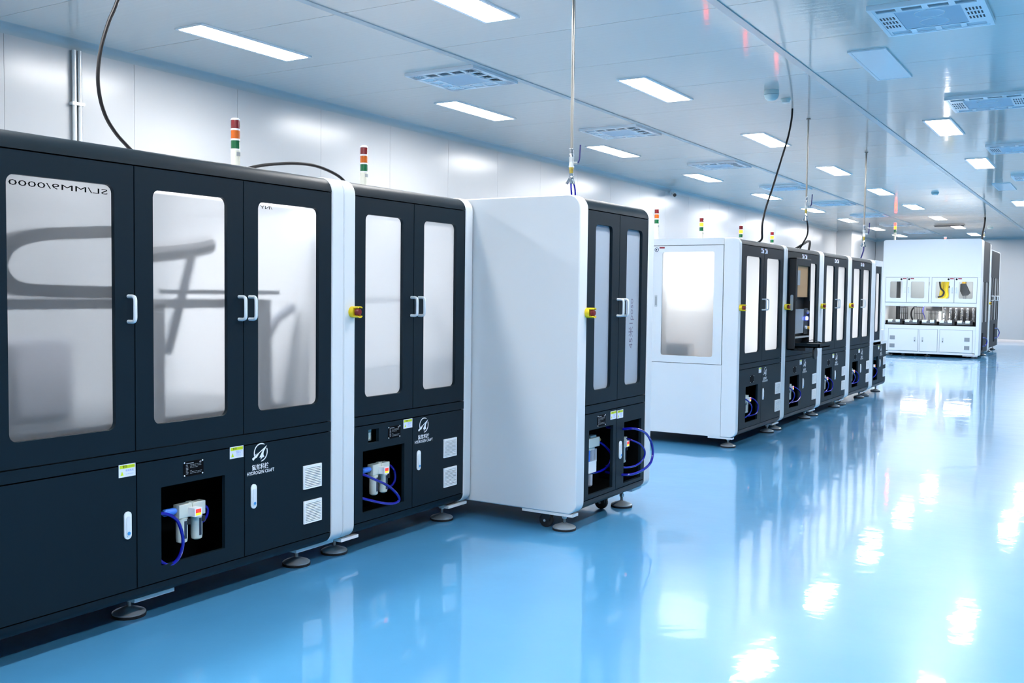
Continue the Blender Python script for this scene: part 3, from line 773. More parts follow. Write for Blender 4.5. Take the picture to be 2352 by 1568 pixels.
foot_bar(t, -3.60, -3.52, 4.0, 4.14, ZA.b); foot_bar(t, -3.60, -3.52, 5.0, 5.20, ZA.b)
obj('linear_rail', MB().box(XF-0.30, XF-0.24, y0+0.02, y1-0.02, 1.38, 1.41), 'interior_grey', t)
obj('support_column', MB().box(XF-0.34, XF-0.26, 4.30, 4.38, ZA.d, 1.38).box(XF-0.34, XF-0.26, 4.9, 4.98, ZA.d, 1.38), 'interior', t)
obj('lamp_strip', MB().box(-4.1, -4.06, y0+0.05, y1-0.05, 1.965, 1.985), 'lamp_film', t)

# ------------------------------------------------------------------ narrow cabinet standing forward
XF3, XB3 = -2.745, -4.60
t = thing('machine_cabinet', 'narrow dark two-door cabinet with a large plain white side panel, standing forward', 'machine', (XF3, 5.77, 0))
y0, y1, ym = 5.325, 6.228, 5.779
end_frame(t, XF3, XB3, 5.220, y0, ZA); end_frame(t, XF3, XB3, y1, 6.318, ZA)
front_shell(t, XF3, y0, y1, ZA); carcass(t, XF3, XB3, y0, y1, ZA, [y0, ym, y1], 'interior_grey')
d1 = door(t, XF3, y0, ym, ZA, (5.437, 5.673, 0.852, 1.876), 'pane_matte', 5.755)
d2 = door(t, XF3, ym, y1, ZA, (5.888, 6.132, 0.851, 1.875), 'pane_matte', 5.825)
obj('handwritten_note', text_mb('45米1poso', 0.075, lambda u, v: (XF3-0.0203, 6.02+u, 1.255+v), rot90=True, sx=1.0), 'print_grey', d2)
h1 = (5.389, 5.730, 0.204, 0.609); h2 = (5.895, 6.170, 0.203, 0.608)
lower_panel(t, XF3, y0, 5.777, ZA, h1); lower_panel(t, XF3, 5.777, y1, ZA, h2)
nameplate(t, XF3, 5.499, 5.613, 0.620, 0.690)
warning_label(t, XF3, 5.684, 5.771, 0.645, 0.698, lines=LINES_B); warning_label(t, XF3, 5.784, 5.874, 0.642, 0.696, lines=LINES_B)
latch(t, XF3, 5.836, 0.432); estop(t, XF3+0.005, 5.322, 1.334)
m = MB().box(-2.88, -2.82, 5.50, 5.69, 0.47, 0.53).box(-2.87, -2.83, 5.58, 5.66, 0.53, 0.545).box(-2.87, -2.83, 5.5, 5.64, 0.45, 0.47)
v = obj('valve_block', m, 'regulator_grey', t, bevel=0.003)
obj('valve_fitting', MB().lathe([(0.013, 0), (0.016, 0.02), (0.011, 0.035)], (-2.84, 5.69, 0.505), 'y', 10), 'brass', v)
for yy in (5.555, 5.605, 5.65):
    obj('filter_bowl', MB().lathe([(0.010, -0.09), (0.018, -0.08), (0.018, 0)], (-2.84, yy, 0.455), 'z', 10), 'fitting_blue' if yy < 5.6 else 'interior_grey', v)
obj('pressure_switch', MB().box(-2.86, -2.82, 5.53, 5.645, 0.31, 0.385), 'print_white', v)
obj('filter_bowl', MB().lathe([(0.012, -0.08), (0.022, -0.07), (0.022, 0)], (-2.84, 5.585, 0.30), 'z', 10), 'interior_grey', v)
hose(t, [(-2.84, 5.68, 0.505), (-2.81, 5.74, 0.465), (-2.79, 5.80, 0.40), (-2.80, 5.785, 0.335), (-2.82, 5.70, 0.303), (-2.86, 5.58, 0.30)])
regulator(t, -2.83, 5.955, 0.42, blue=False)
hose(t, [(-2.86, 5.86, 0.57), (-2.77, 5.88, 0.562), (-2.66, 5.87, 0.574), (-2.64, 5.99, 0.538), (-2.64, 6.09, 0.472), (-2.64, 6.13, 0.393), (-2.64, 6.10, 0.324), (-2.65, 6.0, 0.287), (-2.68, 5.89, 0.27), (-2.77, 5.87, 0.262), (-2.86, 5.86, 0.27)], 0.0085)
hose(t, [(-2.80, 6.06, 0.475), (-2.75, 6.04, 0.468), (-2.73, 6.12, 0.435), (-2.72, 6.18, 0.38), (-2.73, 6.175, 0.325), (-2.75, 6.09, 0.29), (-2.78, 5.95, 0.295), (-2.86, 5.86, 0.31)], 0.0065)
foot(t, -2.855, 5.29, ZA.b); foot(t, -2.845, 6.09, ZA.b); caster(t, -2.98, 5.29); caster(t, -2.93, 5.95)
foot_bar(t, -3.12, -2.765, 5.225, 5.30, ZA.b); foot_bar(t, -2.88, -2.80, 6.15, 6.31, ZA.b)

# ================================================================== second line of cabinets
X2, XB2 = -3.03, -4.55
D2 = (0.895, 1.829)
def unit(label, y0, y1, fl, fr, lit=True, hmi=False, seed=0, side=None):
    t = thing('machine_cabinet', label, 'machine', (X2, (y0+y1)/2, 0), 'cabinets in the second machine line')
    ym = (y0+y1)/2 + 0.01; wd = (y1-y0)
    front_shell(t, X2, y0, y1, ZC)
    carcass(t, X2, XB2, y0, y1, ZC, [y0, ym, y1], 'interior', walls=side is None)
    if side is None: end_frame(t, X2, XB2, y0-fl+0.001, y0, ZC)
    else: obj('wall_or_light_baffle', MB().box(XB2+0.02, X2-0.03, y1-0.012, y1, ZC.d-0.012, ZC.t-0.03), 'interior', t); obj('wall_or_light_baffle', MB().box(XB2+0.02, X2-0.05, y0+0.125, y0+0.137, ZC.d-0.012, ZC.t-0.021), 'interior', t)  # second sheet is an unseen baffle added to shield the side window zone
    end_frame(t, X2, XB2, y1, y1+fr-0.001, ZC)
    for k, (p, q, hy) in enumerate(((y0, ym, ym-0.035), (ym, y1, ym+0.045))):
        win = (p+0.115*wd if k == 0 else p+0.075*wd, q-0.065*wd if k == 0 else q-0.085*wd, *D2)
        d = door(t, X2, p, q, ZC, win, 'pane_lit', None if (hmi and k == 0) else hy, hr=0.007)
        lx = q-0.105 if k == 0 else p+0.015
        l = obj('caution_sticker', MB().box(X2, X2+0.001, lx, lx+0.09, 1.872, 1.918), 'label_white', t)
        obj('sticker_header', MB().box(X2+0.001, X2+0.0014, lx+0.05, lx+0.088, 1.906, 1.916), 'print_red', l)
        obj('sticker_symbol', MB().lathe([(0.016, 0), (0.016, 0.0004)], (X2+0.001, lx+0.022, 1.893), 'x', 12), 'print_black', l)
    hole = (y0+0.155*wd, y0+0.43*wd, 0.222, 0.572)
    lower_panel(t, X2, y0, ym, ZC, hole); lower_panel(t, X2, ym, y1, ZC)
    warning_label(t, X2, ym-0.09, ym-0.006, 0.681, 0.733, lines=LINES_B, detail=False)
    nameplate(t, X2, y0+0.25*wd, y0+0.33*wd, 0.60, 0.67, detail=False)
    logo(t, X2, ym+0.125, 0.683); latch(t, X2, ym+0.06, 0.46)
    vent(t, X2, y1-0.20, y1-0.03, 0.425, 0.543, 10); vent(t, X2, y1-0.20, y1-0.03, 0.24, 0.36, 10)
    regulator(t, X2-0.06, hole[0]+0.10, 0.41)
    rr = random.Random(seed); k = 0.05*rr.random()
    hose(t, [(X2-0.08, hole[0]+0.24, 0.45), (X2-0.02, hole[0]+0.30, 0.43), (X2+0.005, hole[0]+0.355+k, 0.38), (X2+0.01, hole[0]+0.36+k, 0.33), (X2, hole[0]+0.33, 0.28), (X2-0.05, hole[0]+0.24, 0.26)], 0.007)
    hose(t, [(X2-0.05, hole[0]+0.02, 0.46), (X2-0.01, hole[0]+0.10, 0.43), (X2, hole[0]+0.2, 0.36), (X2-0.02, hole[0]+0.2, 0.29), (X2-0.05, hole[0]+0.1, 0.25)], 0.007)
    foot(t, X2-0.11, y0+0.06, ZC.b, seg=16); foot(t, X2-0.11, y1-0.08, ZC.b, seg=16)
    foot_bar(t, X2-0.09, X2-0.03, y1-0.16, y1+fr-0.005, ZC.b)
    obj('added_glow_panel', MB().box(X2-0.62, X2-0.60, y0+(0.05 if side is None else 0.18), y1-0.05, 0.83, 1.90), 'added_glow_panel', t, label='added glowing panel whitening the windows')  # glowing panel added so both front windows read evenly white
    return t
E2 = [(9.03, 10.40), (10.532, 11.86), (12.06, 13.31), (13.51, 14.76)]
tA = unit('dark two-door cabinet with a white windowed side door, at the head of the second line', *E2[0], 0.065, 0.066, seed=1, side=True)
tB = unit('dark cabinet in the second line carrying the open black control console and keyboard tray', *E2[1], 0.066, 0.10, hmi=True, seed=2)
tC = unit('dark two-door cabinet in the second line just beyond the one with the control console', *E2[2], 0.10, 0.10, seed=3)
tD = unit('last full-height dark two-door cabinet in the second line, before the narrow end unit', *E2[3], 0.10, 0.08, seed=4)
for t, y in ((tA, 9.005), (tB, 10.47), (tC, 11.97), (tD, 13.42)): estop(t, X2+0.005, y, 1.335)
# white side of the first unit of the second line, with its own glazed door
t = tA; YS = 8.965
front = [(-3.178, ZC.b-0.005)] + arc2(X2+0.005-0.065, ZC.b-0.005+0.065, 0.065, -90, 0) + arc2(X2+0.005-0.058, ZC.t+0.005-0.058, 0.058, 0, 90) + [(-3.178, ZC.t+0.005)]
obj('end_frame', MB().prism(front, 'y', YS, 9.029), 'white', t, bevel=0.007)
sp = MB().box(XB2, -3.178, YS, 9.029, 1.927, ZC.t+0.005).box(XB2, -3.178, YS, 9.029, ZC.b-0.005, 0.789).box(XB2, -3.905, YS, 9.029, 0.789, 1.927)
obj('side_panel', sp, 'white', t)
sd = obj('side_door', MB().plate('y', YS, YS+0.02, (-3.900, -3.183, 0.794, 1.922), (-3.800, -3.272, 0.862, 1.862), 0.02), 'white', t)
obj('pane', MB().box(-3.812, -3.260, YS+0.0207, YS+0.0245, 0.85, 1.874), 'pane_lit', sd)
obj('door_frame', MB().plate('y', YS+0.0255, YS+0.04, (-3.93, -3.15, 0.77, 1.95), (-3.81, -3.262, 0.852, 1.872), 0.02), 'black', t)
sh = obj('recessed_handle', MB().prism(rrect(-3.872, -3.845, 1.33, 1.445, 0.005, 2), 'y', YS-0.002, YS), 'zinc', sd)
obj('handle_slot', MB().box(-3.866, -3.851, YS-0.0025, YS-0.002, 1.345, 1.43), 'vent_grey', sh)
lb = obj('caution_sticker', MB().box(-3.885, -3.775, YS-0.001, YS, 1.862, 1.913), 'label_white', t)
obj('sticker_header', MB().box(-3.832, -3.777, YS-0.0014, YS-0.001, 1.896, 1.912), 'print_red', lb)
ring = [(-3.860+0.019*math.cos(q), YS-0.0014, 1.886+0.019*math.sin(q)) for q in [2*PI*i/20 for i in range(21)]]
obj('sticker_symbol', MB().tube(ring, 0.0025, 6, False).box(-3.866, -3.855, YS-0.0016, YS-0.001, 1.877, 1.893), 'print_black', lb)
lb = obj('caution_sticker', MB().box(-3.96, -3.906, YS-0.001, YS, 1.862, 1.913), 'label_white', t)
obj('sticker_header', MB().box(-3.95, -3.908, YS-0.0014, YS-0.001, 1.896, 1.912), 'print_red', lb)
foot_bar(t, -3.30, -3.06, YS+0.003, YS+0.06, ZC.b)
for z0, z1, lm in ((1.53, 1.90, 'added_glow_panel'), (1.29, 1.53, 'added_glow_panel_mid'), (0.82, 1.29, 'added_glow_panel_low')):  # stepped glowing panels added so the side window brightens towards its top
    obj('added_glow_panel', MB().box(-3.82, -3.27, YS+0.178, YS+0.188, z0, z1), lm, t)
# carton inside, seen low down through the side window
ct = thing('cardboard_box', 'brown cardboard carton standing inside the white-sided cabinet behind its side window', 'box', (-3.6, 9.09, ZC.d))
obj('carton_body', MB().box(-3.76, -3.52, 9.01, 9.135, ZC.d-0.002, 0.975), 'cardboard', ct)
obj('carton_flap', MB().box(-3.755, -3.525, 9.015, 9.13, 0.975, 0.979), 'cardboard', ct)
# ------------------------------------------------------------------ control console on the second unit
t = tB; ya, yb, xo = 10.60, 11.19, -2.95
m = MB().box(X2, xo, ya, ya+0.015, 0.872, 1.862).box(X2, xo, yb-0.015, yb, 0.872, 1.862).box(X2, xo, ya, yb, 1.847, 1.862).box(X2, xo, ya, yb, 0.872, 0.887)
m.box(X2+0.001, X2+0.01, ya, yb, 0.88, 1.855)
k = obj('control_console', m, 'black_plastic', t, label='open black console with screen and keyboard tray', bevel=0.003)
obj('console_mask', MB().box(xo-0.012, xo, ya+0.015, yb-0.015, 1.782, 1.847).box(xo-0.012, xo, ya+0.015, ya+0.06, 1.40, 1.782).box(xo-0.012, xo, yb-0.05, yb-0.015, 1.40, 1.782), 'dark', k)
obj('packing_card', MB().box(xo-0.03, xo-0.02, ya+0.055, yb-0.045, 1.44, 1.79), 'cardboard', k)
obj('dark_patch', MB().box(xo-0.013, xo-0.009, ya+0.03, ya+0.19, 1.57, 1.73), 'vent_grey', k)
obj('screen_film', MB().box(xo-0.03, xo-0.018, ya+0.05, yb-0.19, 1.045, 1.31), 'film', k)
obj('button_plate', MB().box(xo-0.03, xo-0.015, yb-0.18, yb-0.02, 1.03, 1.32), 'black_plastic', k)
obj('button', MB().lathe([(0.022, 0), (0.02, 0.02)], (xo-0.015, yb-0.10, 1.205), 'x', 14), 'led_blue', k, label='glowing blue push button')
obj('button', MB().lathe([(0.02, 0), (0.018, 0.02)], (xo-0.015, yb-0.06, 1.275), 'x', 14), 'vent_grey', k)
obj('button', MB().lathe([(0.018, 0), (0.018, 0.03)], (xo-0.015, yb-0.07, 1.10), 'x', 14), 'orange_yellow', k)
obj('button', MB().lathe([(0.018, 0), (0.018, 0.02)], (xo-0.015, yb-0.13, 1.105), 'x', 14), 'print_white', k)
obj('console_shelf', MB().box(X2+0.01, xo, ya+0.015, yb-0.015, 0.995, 1.012), 'zinc', k)
tr = MB().box(X2+0.012, -2.70, ya+0.06, yb-0.09, 0.900, 0.912).box(-2.712, -2.70, ya+0.06, yb-0.09, 0.90, 0.945).box(X2+0.012, -2.70, ya+0.06, ya+0.072, 0.90, 0.945).box(X2+0.012, -2.70, yb-0.102, yb-0.09, 0.90, 0.945)
obj('keyboard_tray', tr, 'dark', k)
obj('keyboard', MB().box(-2.90, -2.735, ya+0.09, yb-0.12, 0.913, 0.935), 'black_plastic', k)
obj('tray_bracket', MB().box(X2+0.012, -2.86, ya+0.10, ya+0.24, 0.86, 0.90), 'black_plastic', k)
obj('wrist_flap', MB().prism(rrect(ya+0.06, ya+0.20, 0.775, 0.90, 0.06, 6), 'x', -2.775, -2.755), 'black_plastic', k)
obj('side_latch', MB().prism([(x_, z_) for x_, z_ in stadium(-2.99, 1.38, 0.03, 0.17)], 'y', ya-0.006, ya), 'zinc', k)
hose(k, [(-2.99, 11.15, 0.93), (-2.9, 11.13, 0.965), (-2.82, 11.09, 0.95), (-2.74, 11.02, 0.94)], 0.003, 'cable', 'keyboard_lead')
# ------------------------------------------------------------------ narrow end unit
t = thing('machine_cabinet', 'narrow white-framed end unit of the second line with one slim window and yellow bracket', 'machine', (X2, 15.4, 0), 'cabinets in the second machine line')
ye, yf = 14.842, 15.52
obj('end_frame', MB().prism(side_profile(X2, XB2, ZC, 0.005), 'y', ye, ye+0.14), 'white', t, bevel=0.007)
obj('upper_frame', MB().plate('x', X2-0.03, X2+0.004, (ye+0.14, yf, ZC.l, ZC.t), (15.02, 15.44, 0.815, 1.905), 0.006, 2), 'white', t)
d = obj('door', MB().plate('x', X2-0.024, X2-0.002, (15.024, 15.436, 0.819, 1.901), (15.10, 15.385, 0.94, 1.80), 0.03), 'dark', t)
obj('pane', MB().box(X2-0.029, X2-0.025, 15.09, 15.395, 0.93, 1.81), 'pane_lit', d)
obj('carcass', MB().box(XB2, XB2+0.02, ye+0.14, yf, ZC.l, ZC.t).box(XB2, X2-0.03, yf-0.02, yf, ZC.l, ZC.t-0.01).box(XB2, X2-0.03, ye+0.14, yf, ZC.t-0.02, ZC.t).box(XB2, X2-0.031, ye+0.14, yf, ZC.l, ZC.l+0.02), 'interior', t)
obj('added_glow_panel', MB().box(X2-0.42, X2-0.40, 15.02, 15.47, 0.86, 1.90), 'added_glow_panel', t)  # glowing panel added to whiten the slim window
obj('side_cover', MB().box(-4.3, X2-0.04, yf+0.001, 15.93, 0.50, 0.955), 'white', t, bevel=0.01)
obj('lower_sill', MB().box(X2-0.03, X2+0.004, ye+0.141, 15.97, 0.747, 0.79), 'white', t)
y0, y1 = ye+0.141, 15.95
z2 = levels(ZC.t, ZC.cap, 0.79, 0.745, ZC.s, ZC.b)
sk = [(X2-0.03, ZC.s-G), (X2, ZC.s-G)] + arc2(X2-ZC.rb, ZC.b+ZC.rb, ZC.rb, -2, -90) + [(X2-0.35, ZC.b), (X2-0.35, ZC.b+0.02)]
obj('skirt', MB().prism(sk, 'y', y0, y1), 'dark', t)
hole = (15.06, 15.36, 0.222, 0.572); ym = 15.45
lower_panel(t, X2, y0, ym, z2, hole); lower_panel(t, X2, ym, y1, z2)
obj('lower_housing', MB().box(X2-0.36, X2-0.34, y0, y1, ZC.b+0.02, 0.745).box(X2-0.34, X2-0.021, y1-0.012, y1, ZC.b+0.03, 0.745).box(X2-0.34, X2-0.021, y0, y1, ZC.b+0.021, ZC.b+0.03), 'black', t)
warning_label(t, X2, ym-0.09, ym-0.006, 0.675, 0.728, lines=LINES_B, detail=False); logo(t, X2, ym+0.13, 0.675); latch(t, X2, ym+0.06, 0.46)
vent(t, X2, y1-0.20, y1-0.03, 0.425, 0.543, 10); vent(t, X2, y1-0.20, y1-0.03, 0.24, 0.36, 10)
regulator(t, X2-0.06, 15.14, 0.41)
hose(t, [(X2-0.08, 15.2, 0.42), (X2-0.02, 15.30, 0.40), (X2, 15.34, 0.34), (X2-0.03, 15.28, 0.27), (X2-0.08, 15.2, 0.25)], 0.007)
obj('yellow_bracket', MB().prism([(15.56, 0.962), (15.80, 0.962), (15.83, 0.99), (15.81, 1.03), (15.70, 1.035), (15.70, 1.10), (15.56, 1.10)], 'x', -3.25, -3.15), 'orange_yellow', t)
foot(t, X2-0.11, 15.0, ZC.b, seg=16); foot(t, X2-0.12, 15.86, ZC.b, seg=16)

# ================================================================== tall white machine across the hall
YM = 26.0; ML, MR, MT, MBt = -5.07, -2.83, 2.88, 0.07
t = thing('assembly_machine', 'tall white machine with two pairs of glazed doors over an open bay of fixtures', 'machine', (-3.95, 26.8, 0))
fr = MB()
T0, T1 = YM, YM+0.04
fr.prism(rrect(ML, MR, 1.955, MT, 0.06, 5)[:12]+[(ML, 1.955), (MR, 1.955)], 'y', T0, T0+0.46)
fr.box(ML, ML+0.075, T0, T0+0.46, MBt, 1.955)
fr.box(MR-0.075, MR, T0, T0+0.46, MBt, 1.955)
fr.box(ML+0.075, MR-0.075, T0+0.002, T1, MBt, 0.13).box(ML+0.075, MR-0.075, T0+0.002, T1, 0.677, 0.772).box(ML+0.075, MR-0.075, T0+0.002, T1, 1.238, 1.333).box(-3.975, -3.92, T0+0.002, T1, 1.328, 1.955).box(ML+0.075, ML+0.085, T0+0.002, T1, 0.1, 1.955)
fr.box(-2.972, MR-0.075, T0+0.002, T1, 0.1, 0.677).box(ML+0.085, -4.89, T0+0.002, T1, 0.1, 0.677).box(-4.195, -4.16, T0+0.002, T1, 0.125, 0.678).box(-3.748, -3.702, T0+0.002, T1, 0.125, 0.678)
obj('white_front', fr, 'white', t, bevel=0.006)
obj('housing', MB().box(ML+0.02, MR-0.16, YM+0.5, 28.2, MT-0.05, MT-0.01).box(ML+0.02, MR-0.1, YM+0.04, 28.0, 0.70, 0.76).box(ML+0.02, ML+0.05, YM+0.5, 28.2, MBt, MT-0.01), 'white', t)
obj('back_wall', MB().box(ML+0.05, MR-0.16, 28.18, 28.2, 0.77, MT-0.05), 'interior', t)
ds = [(-4.99, -4.49, -4.885, -4.587, -4.53), (-4.486, -3.985, -4.394, -4.082, -4.445), (-3.912, -3.408, -3.823, -3.509, -3.45), (-3.402, -2.905, -3.305, -2.99, -3.36)]
for k, (x0, x1, w0, w1, hx) in enumerate(ds):
    d = obj('glazed_door', MB().plate('y', YM-0.012, YM+0.01, (x0+G, x1-G, 1.338, 1.945), (w0, w1, 1.437, 1.848), 0.03), 'white', t)
    obj('pane', MB().box(w0-0.01, w1+0.01, YM+0.0105, YM+0.014, 1.427, 1.858), 'glass', d)
    obj('door_seal', MB().plate('y', YM-0.004, YM-0.0005, (x0-0.006, x1+0.006, 1.329, 1.954), (x0+0.02, x1-0.02, 1.36, 1.925), 0.01, 2), 'vent_grey', d)
    obj('handle', MB().tube(fillet([(hx, YM-0.011, 1.58), (hx, YM-0.045, 1.58), (hx, YM-0.045, 1.70), (hx, YM-0.011, 1.70)], 0.015), 0.008, 8), 'handle', d)
    sx = x1-0.165 if k % 2 == 0 else x0+0.01
    l = obj('caution_sticker', MB().box(sx, sx+0.155, YM-0.0135, YM-0.0125, 1.875, 1.935), 'label_white', t)
    obj('sticker_header', MB().box(sx+0.065, sx+0.15, YM-0.0145, YM-0.0135, 1.905, 1.932), 'print_red', l)
    obj('sticker_symbol', MB().lathe([(0.024, 0), (0.024, 0.001)], (sx+0.033, YM-0.0145, 1.905), 'y', 12), 'print_black', l)
for x0, x1, lx in ((-4.892, -4.197, -4.27), (-4.157, -3.752, -4.09), (-3.700, -2.970, -3.63)):
    d = obj('cupboard_door', MB().box(x0+G, x1-G, YM-0.012, YM+0.01, 0.135, 0.672), 'white', t)
    obj('door_seal', MB().box(x0-0.006, x1+0.006, YM-0.004, YM-0.0005, 0.126, 0.681), 'vent_grey', d)
    obj('recessed_handle', MB().box(lx-0.02, lx+0.02, YM-0.015, YM-0.012, 0.36, 0.48), 'zinc', d)
    obj('lock', MB().lathe([(0.012, 0), (0.012, -0.004)], (lx, YM-0.015, 0.385), 'y', 10), 'black_plastic', d)
for x0 in (-4.855, -3.145):
    for z0 in (0.205, 0.405):
        v = obj('vent_grille', MB().box(x0, x0+0.118, YM-0.018, YM-0.012, z0, z0+0.095), 'vent_grey', t)
        s = MB()
        for i in range(7): s.box(x0+0.005, x0+0.113, YM-0.022, YM-0.018, z0+0.006+0.0125*i, z0+0.0125*i+0.012)
        obj('slat', s, 'vent_grey', v, kind='stuff')
# open bay: five twin-block fixtures, racks, uprights, one robot
obj('bay_deck', MB().box(ML+0.085, MR-0.085, YM+0.02, YM+1.2, 0.772, 0.80).box(ML+0.085, MR-0.085, YM+0.11, YM+0.14, 0.80, 0.875), 'black', t)
obj('base_frame', MB().box(ML+0.12, MR-0.12, YM+0.30, 27.8, 0.02, MBt), 'black', t)
obj('bay_backplate', MB().box(-3.72, -2.92, YM+0.55, YM+0.57, 0.80, 1.30), 'black_plastic', t)
for k in range(5):
    x = -4.79+0.40*k
    f = obj('fixture', MB().box(x-0.14, x+0.16, YM+0.06, YM+0.22, 0.80, 0.84).box(x-0.03, x+0.03, YM+0.06, YM+0.12, 0.84, 0.88), 'machine_grey', t)
    for dx in (-0.08, 0.10):
        obj('fixture_block', MB().box(x+dx-0.05, x+dx+0.05, YM+0.03, YM+0.10, 0.84, 0.905), 'interior', f, bevel=0.006)
    obj('fixture_clamp', MB().box(x+0.155, x+0.205, YM+0.05, YM+0.2, 0.80, 0.92), 'black_plastic', f)
def rack(x0, x1, y, mat, n, z1=1.22):
    m = MB()
    for i in range(n+1):
        x = x0+(x1-x0)*i/n; m.box(x-0.008, x+0.008, y, y+0.02, 0.80, z1)
    m.box(x0, x1, y, y+0.02, z1-0.02, z1).box(x0, x1, y, y+0.02, 0.88, 0.9).box(x0, x1, y, y+0.02, 1.05, 1.06)
    obj('magazine_rack', m, mat, t)
rack(-4.76, -4.54, YM+0.45, 'black_plastic', 5); rack(-4.38, -4.18, YM+0.5, 'black_plastic', 5); rack(-4.03, -3.78, YM+0.45, 'black_plastic', 8, 1.15)
obj('dark_upright', MB().box(-4.84, -4.76, YM+0.6, YM+0.7, 0.80, 1.95), 'black_plastic', t)
obj('white_upright', MB().box(-4.74, -4.66, YM+0.6, YM+0.7, 0.80, 2.0), 'interior', t)
obj('dark_hood', MB().box(-4.09, -3.76, YM+0.40, YM+0.7, 1.13, 1.23), 'black_plastic', t)
obj('hanging_cable', MB().tube(curve_pts([(-4.35, YM+0.6, 1.25), (-4.45, YM+0.6, 1.15), (-4.47, YM+0.6, 1.0), (-4.42, YM+0.6, 0.85)]), 0.02, 8), 'cable', t)
obj('hanging_cable', MB().tube(curve_pts([(-4.10, YM+0.7, 1.85), (-4.12, YM+0.7, 1.7), (-4.13, YM+0.7, 1.5), (-4.18, YM+0.7, 1.43)]), 0.03, 8), 'cable', t)
obj('hanging_cable', MB().tube(curve_pts([(-4.13, YM+0.35, 1.24), (-4.16, YM+0.35, 1.12), (-4.12, YM+0.35, 1.0), (-4.10, YM+0.35, 0.9)]), 0.008, 8), 'hose_blue', t)
for k in range(6):
    x = -3.66+0.13*k
    c = obj('pin_column', MB().lathe([(0.03, 0.0), (0.03, 0.40)], (x, YM+0.42, 0.81), 'z', 10), 'machine_grey', t)
    for j in range(5):
        obj('pin_head', MB().lathe([(0.008, 0), (0.022, -0.006), (0.012, -0.02)], (x+0.015*(-1)**j, YM+0.385, 0.87+0.075*j), 'y', 8), 'chrome', c)
obj('lit_tube', MB().box(-3.78, -3.745, YM+0.35, YM+0.39, 0.86, 1.10), 'lamp_inner_soft', t)
ra = obj('robot_arm', MB().tube(curve_pts([(-3.90, YM+0.7, 1.38), (-3.80, YM+0.7, 1.42), (-3.68, YM+0.7, 1.50), (-3.69, YM+0.7, 1.66), (-3.66, YM+0.7, 1.95)]), 0.055, 10).tube(curve_pts([(-3.82, YM+0.8, 1.38), (-3.80, YM+0.8, 1.6), (-3.76, YM+0.8, 1.9)]), 0.05, 10), 'yellow', t)
obj('robot_cable', MB().tube(curve_pts([(-3.83, YM+0.6, 1.9), (-3.80, YM+0.6, 1.70), (-3.72, YM+0.6, 1.60), (-3.76, YM+0.6, 1.50), (-3.86, YM+0.6, 1.47)]), 0.02, 8), 'cable', ra)
obj('control_box', MB().box(-3.66, -3.50, YM+0.9, YM+1.0, 1.60, 1.76), 'black_plastic', t)
obj('control_box', MB().box(-3.68, -3.60, YM+0.8, YM+0.9, 1.40, 1.70), 'interior_grey', t)
for x in (-3.60, -3.53): obj('indicator', MB().box(x, x+0.012, YM+0.895, YM+0.9, 1.73, 1.745), 'screen_red', t)
obj('tool_head', MB().prism([(-3.34, 1.80), (-3.24, 1.84), (-3.12, 1.58), (-3.18, 1.52), (-3.28, 1.50), (-3.34, 1.62)], 'y', YM+0.5, YM+0.65), 'black_plastic', t)
obj('tool_collar', MB().box(-3.30, -3.22, YM+0.49, YM+0.66, 1.81, 1.87), 'orange_yellow', t)
obj('tool_spindle', MB().lathe([(0.035, 0), (0.035, 0.1)], (-3.24, YM+0.57, 1.42), 'z', 10), 'machine_grey', t)
obj('rail_post', MB().box(-3.06, -3.02, YM+0.6, YM+0.66, 0.80, 1.95).box(-2.98, -2.95, YM+0.6, YM+0.66, 0.80, 1.95), 'machine_grey', t)
for x in (-4.6, -3.9, -3.3): obj('lamp_strip', MB().box(x, x+0.3, YM+1.2, YM+1.23, 2.35, 2.37), 'lamp_inner_soft', t)
for x in (-4.6, -3.6): obj('lamp_strip', MB().box(x, x+0.6, YM+0.3, YM+0.33, 1.24, 1.25), 'lamp_inner_soft', t)
# its narrow side, dark with glazed strips, faces the aisle
def glazed_side(t, xs, ya, yb, zt, zg0, zg1, panes, zb):
    obj('side_head', MB().box(xs-0.03, xs, ya, yb, zg1, zt), 'vent_dark', t)
    obj('side_base', MB().box(xs-0.03, xs, ya, yb, zb, zg0), 'vent_dark', t)
    e = [ya] + [p for q in panes for p in q] + [yb]
    for i in range(0, len(e), 2):
        if e[i+1]-e[i] > 0.01: obj('side_post', MB().box(xs-0.03, xs, e[i], e[i+1], zg0+0.001, zg1-0.001), 'vent_dark', t)
    for p, q in panes: obj('side_pane', MB().box(xs-0.02, xs-0.015, p, q, zg0+0.001, zg1-0.001), 'pane_frost', t)
simple('vent_dark', (0.045, 0.048, 0.052), 0.5, spec=0.12)
glazed_side(t, MR-0.01, YM+0.465, 27.9, MT-0.03, 0.86, 1.86, [(26.6, 27.0), (27.25, 27.75)], MBt+0.05)
obj('end_frame', MB().prism(rrect(ML+0.3, MR+0.003, MBt, MT-0.02, 0.06, 5), 'y', 27.9, 28.02), 'white', t, bevel=0.006)
obj('service_opening', MB().box(MR-0.012, MR-0.008, 26.65, 26.95, 0.17, 0.60), 'black', t)
hose(t, [(MR-0.02, 26.9, 0.48), (MR+0.03, 27.15, 0.46), (MR+0.05, 27.3, 0.38), (MR+0.03, 27.15, 0.28), (MR-0.02, 26.9, 0.26)], 0.014)
estop(t, MR+0.004, 27.96, 1.33)
for x, y in ((-2.93, 26.12), (-2.90, 27.7), (-4.9, 26.12), (-4.0, 26.2), (-4.9, 27.9)): foot(t, x, y, MBt+0.02, seg=14)
caster(t, -3.08, 26.12); caster(t, -4.55, 26.12); caster(t, -4.3, 26.3)
foot_bar(t, -3.18, -2.85, YM+0.01, YM+0.1, MBt)
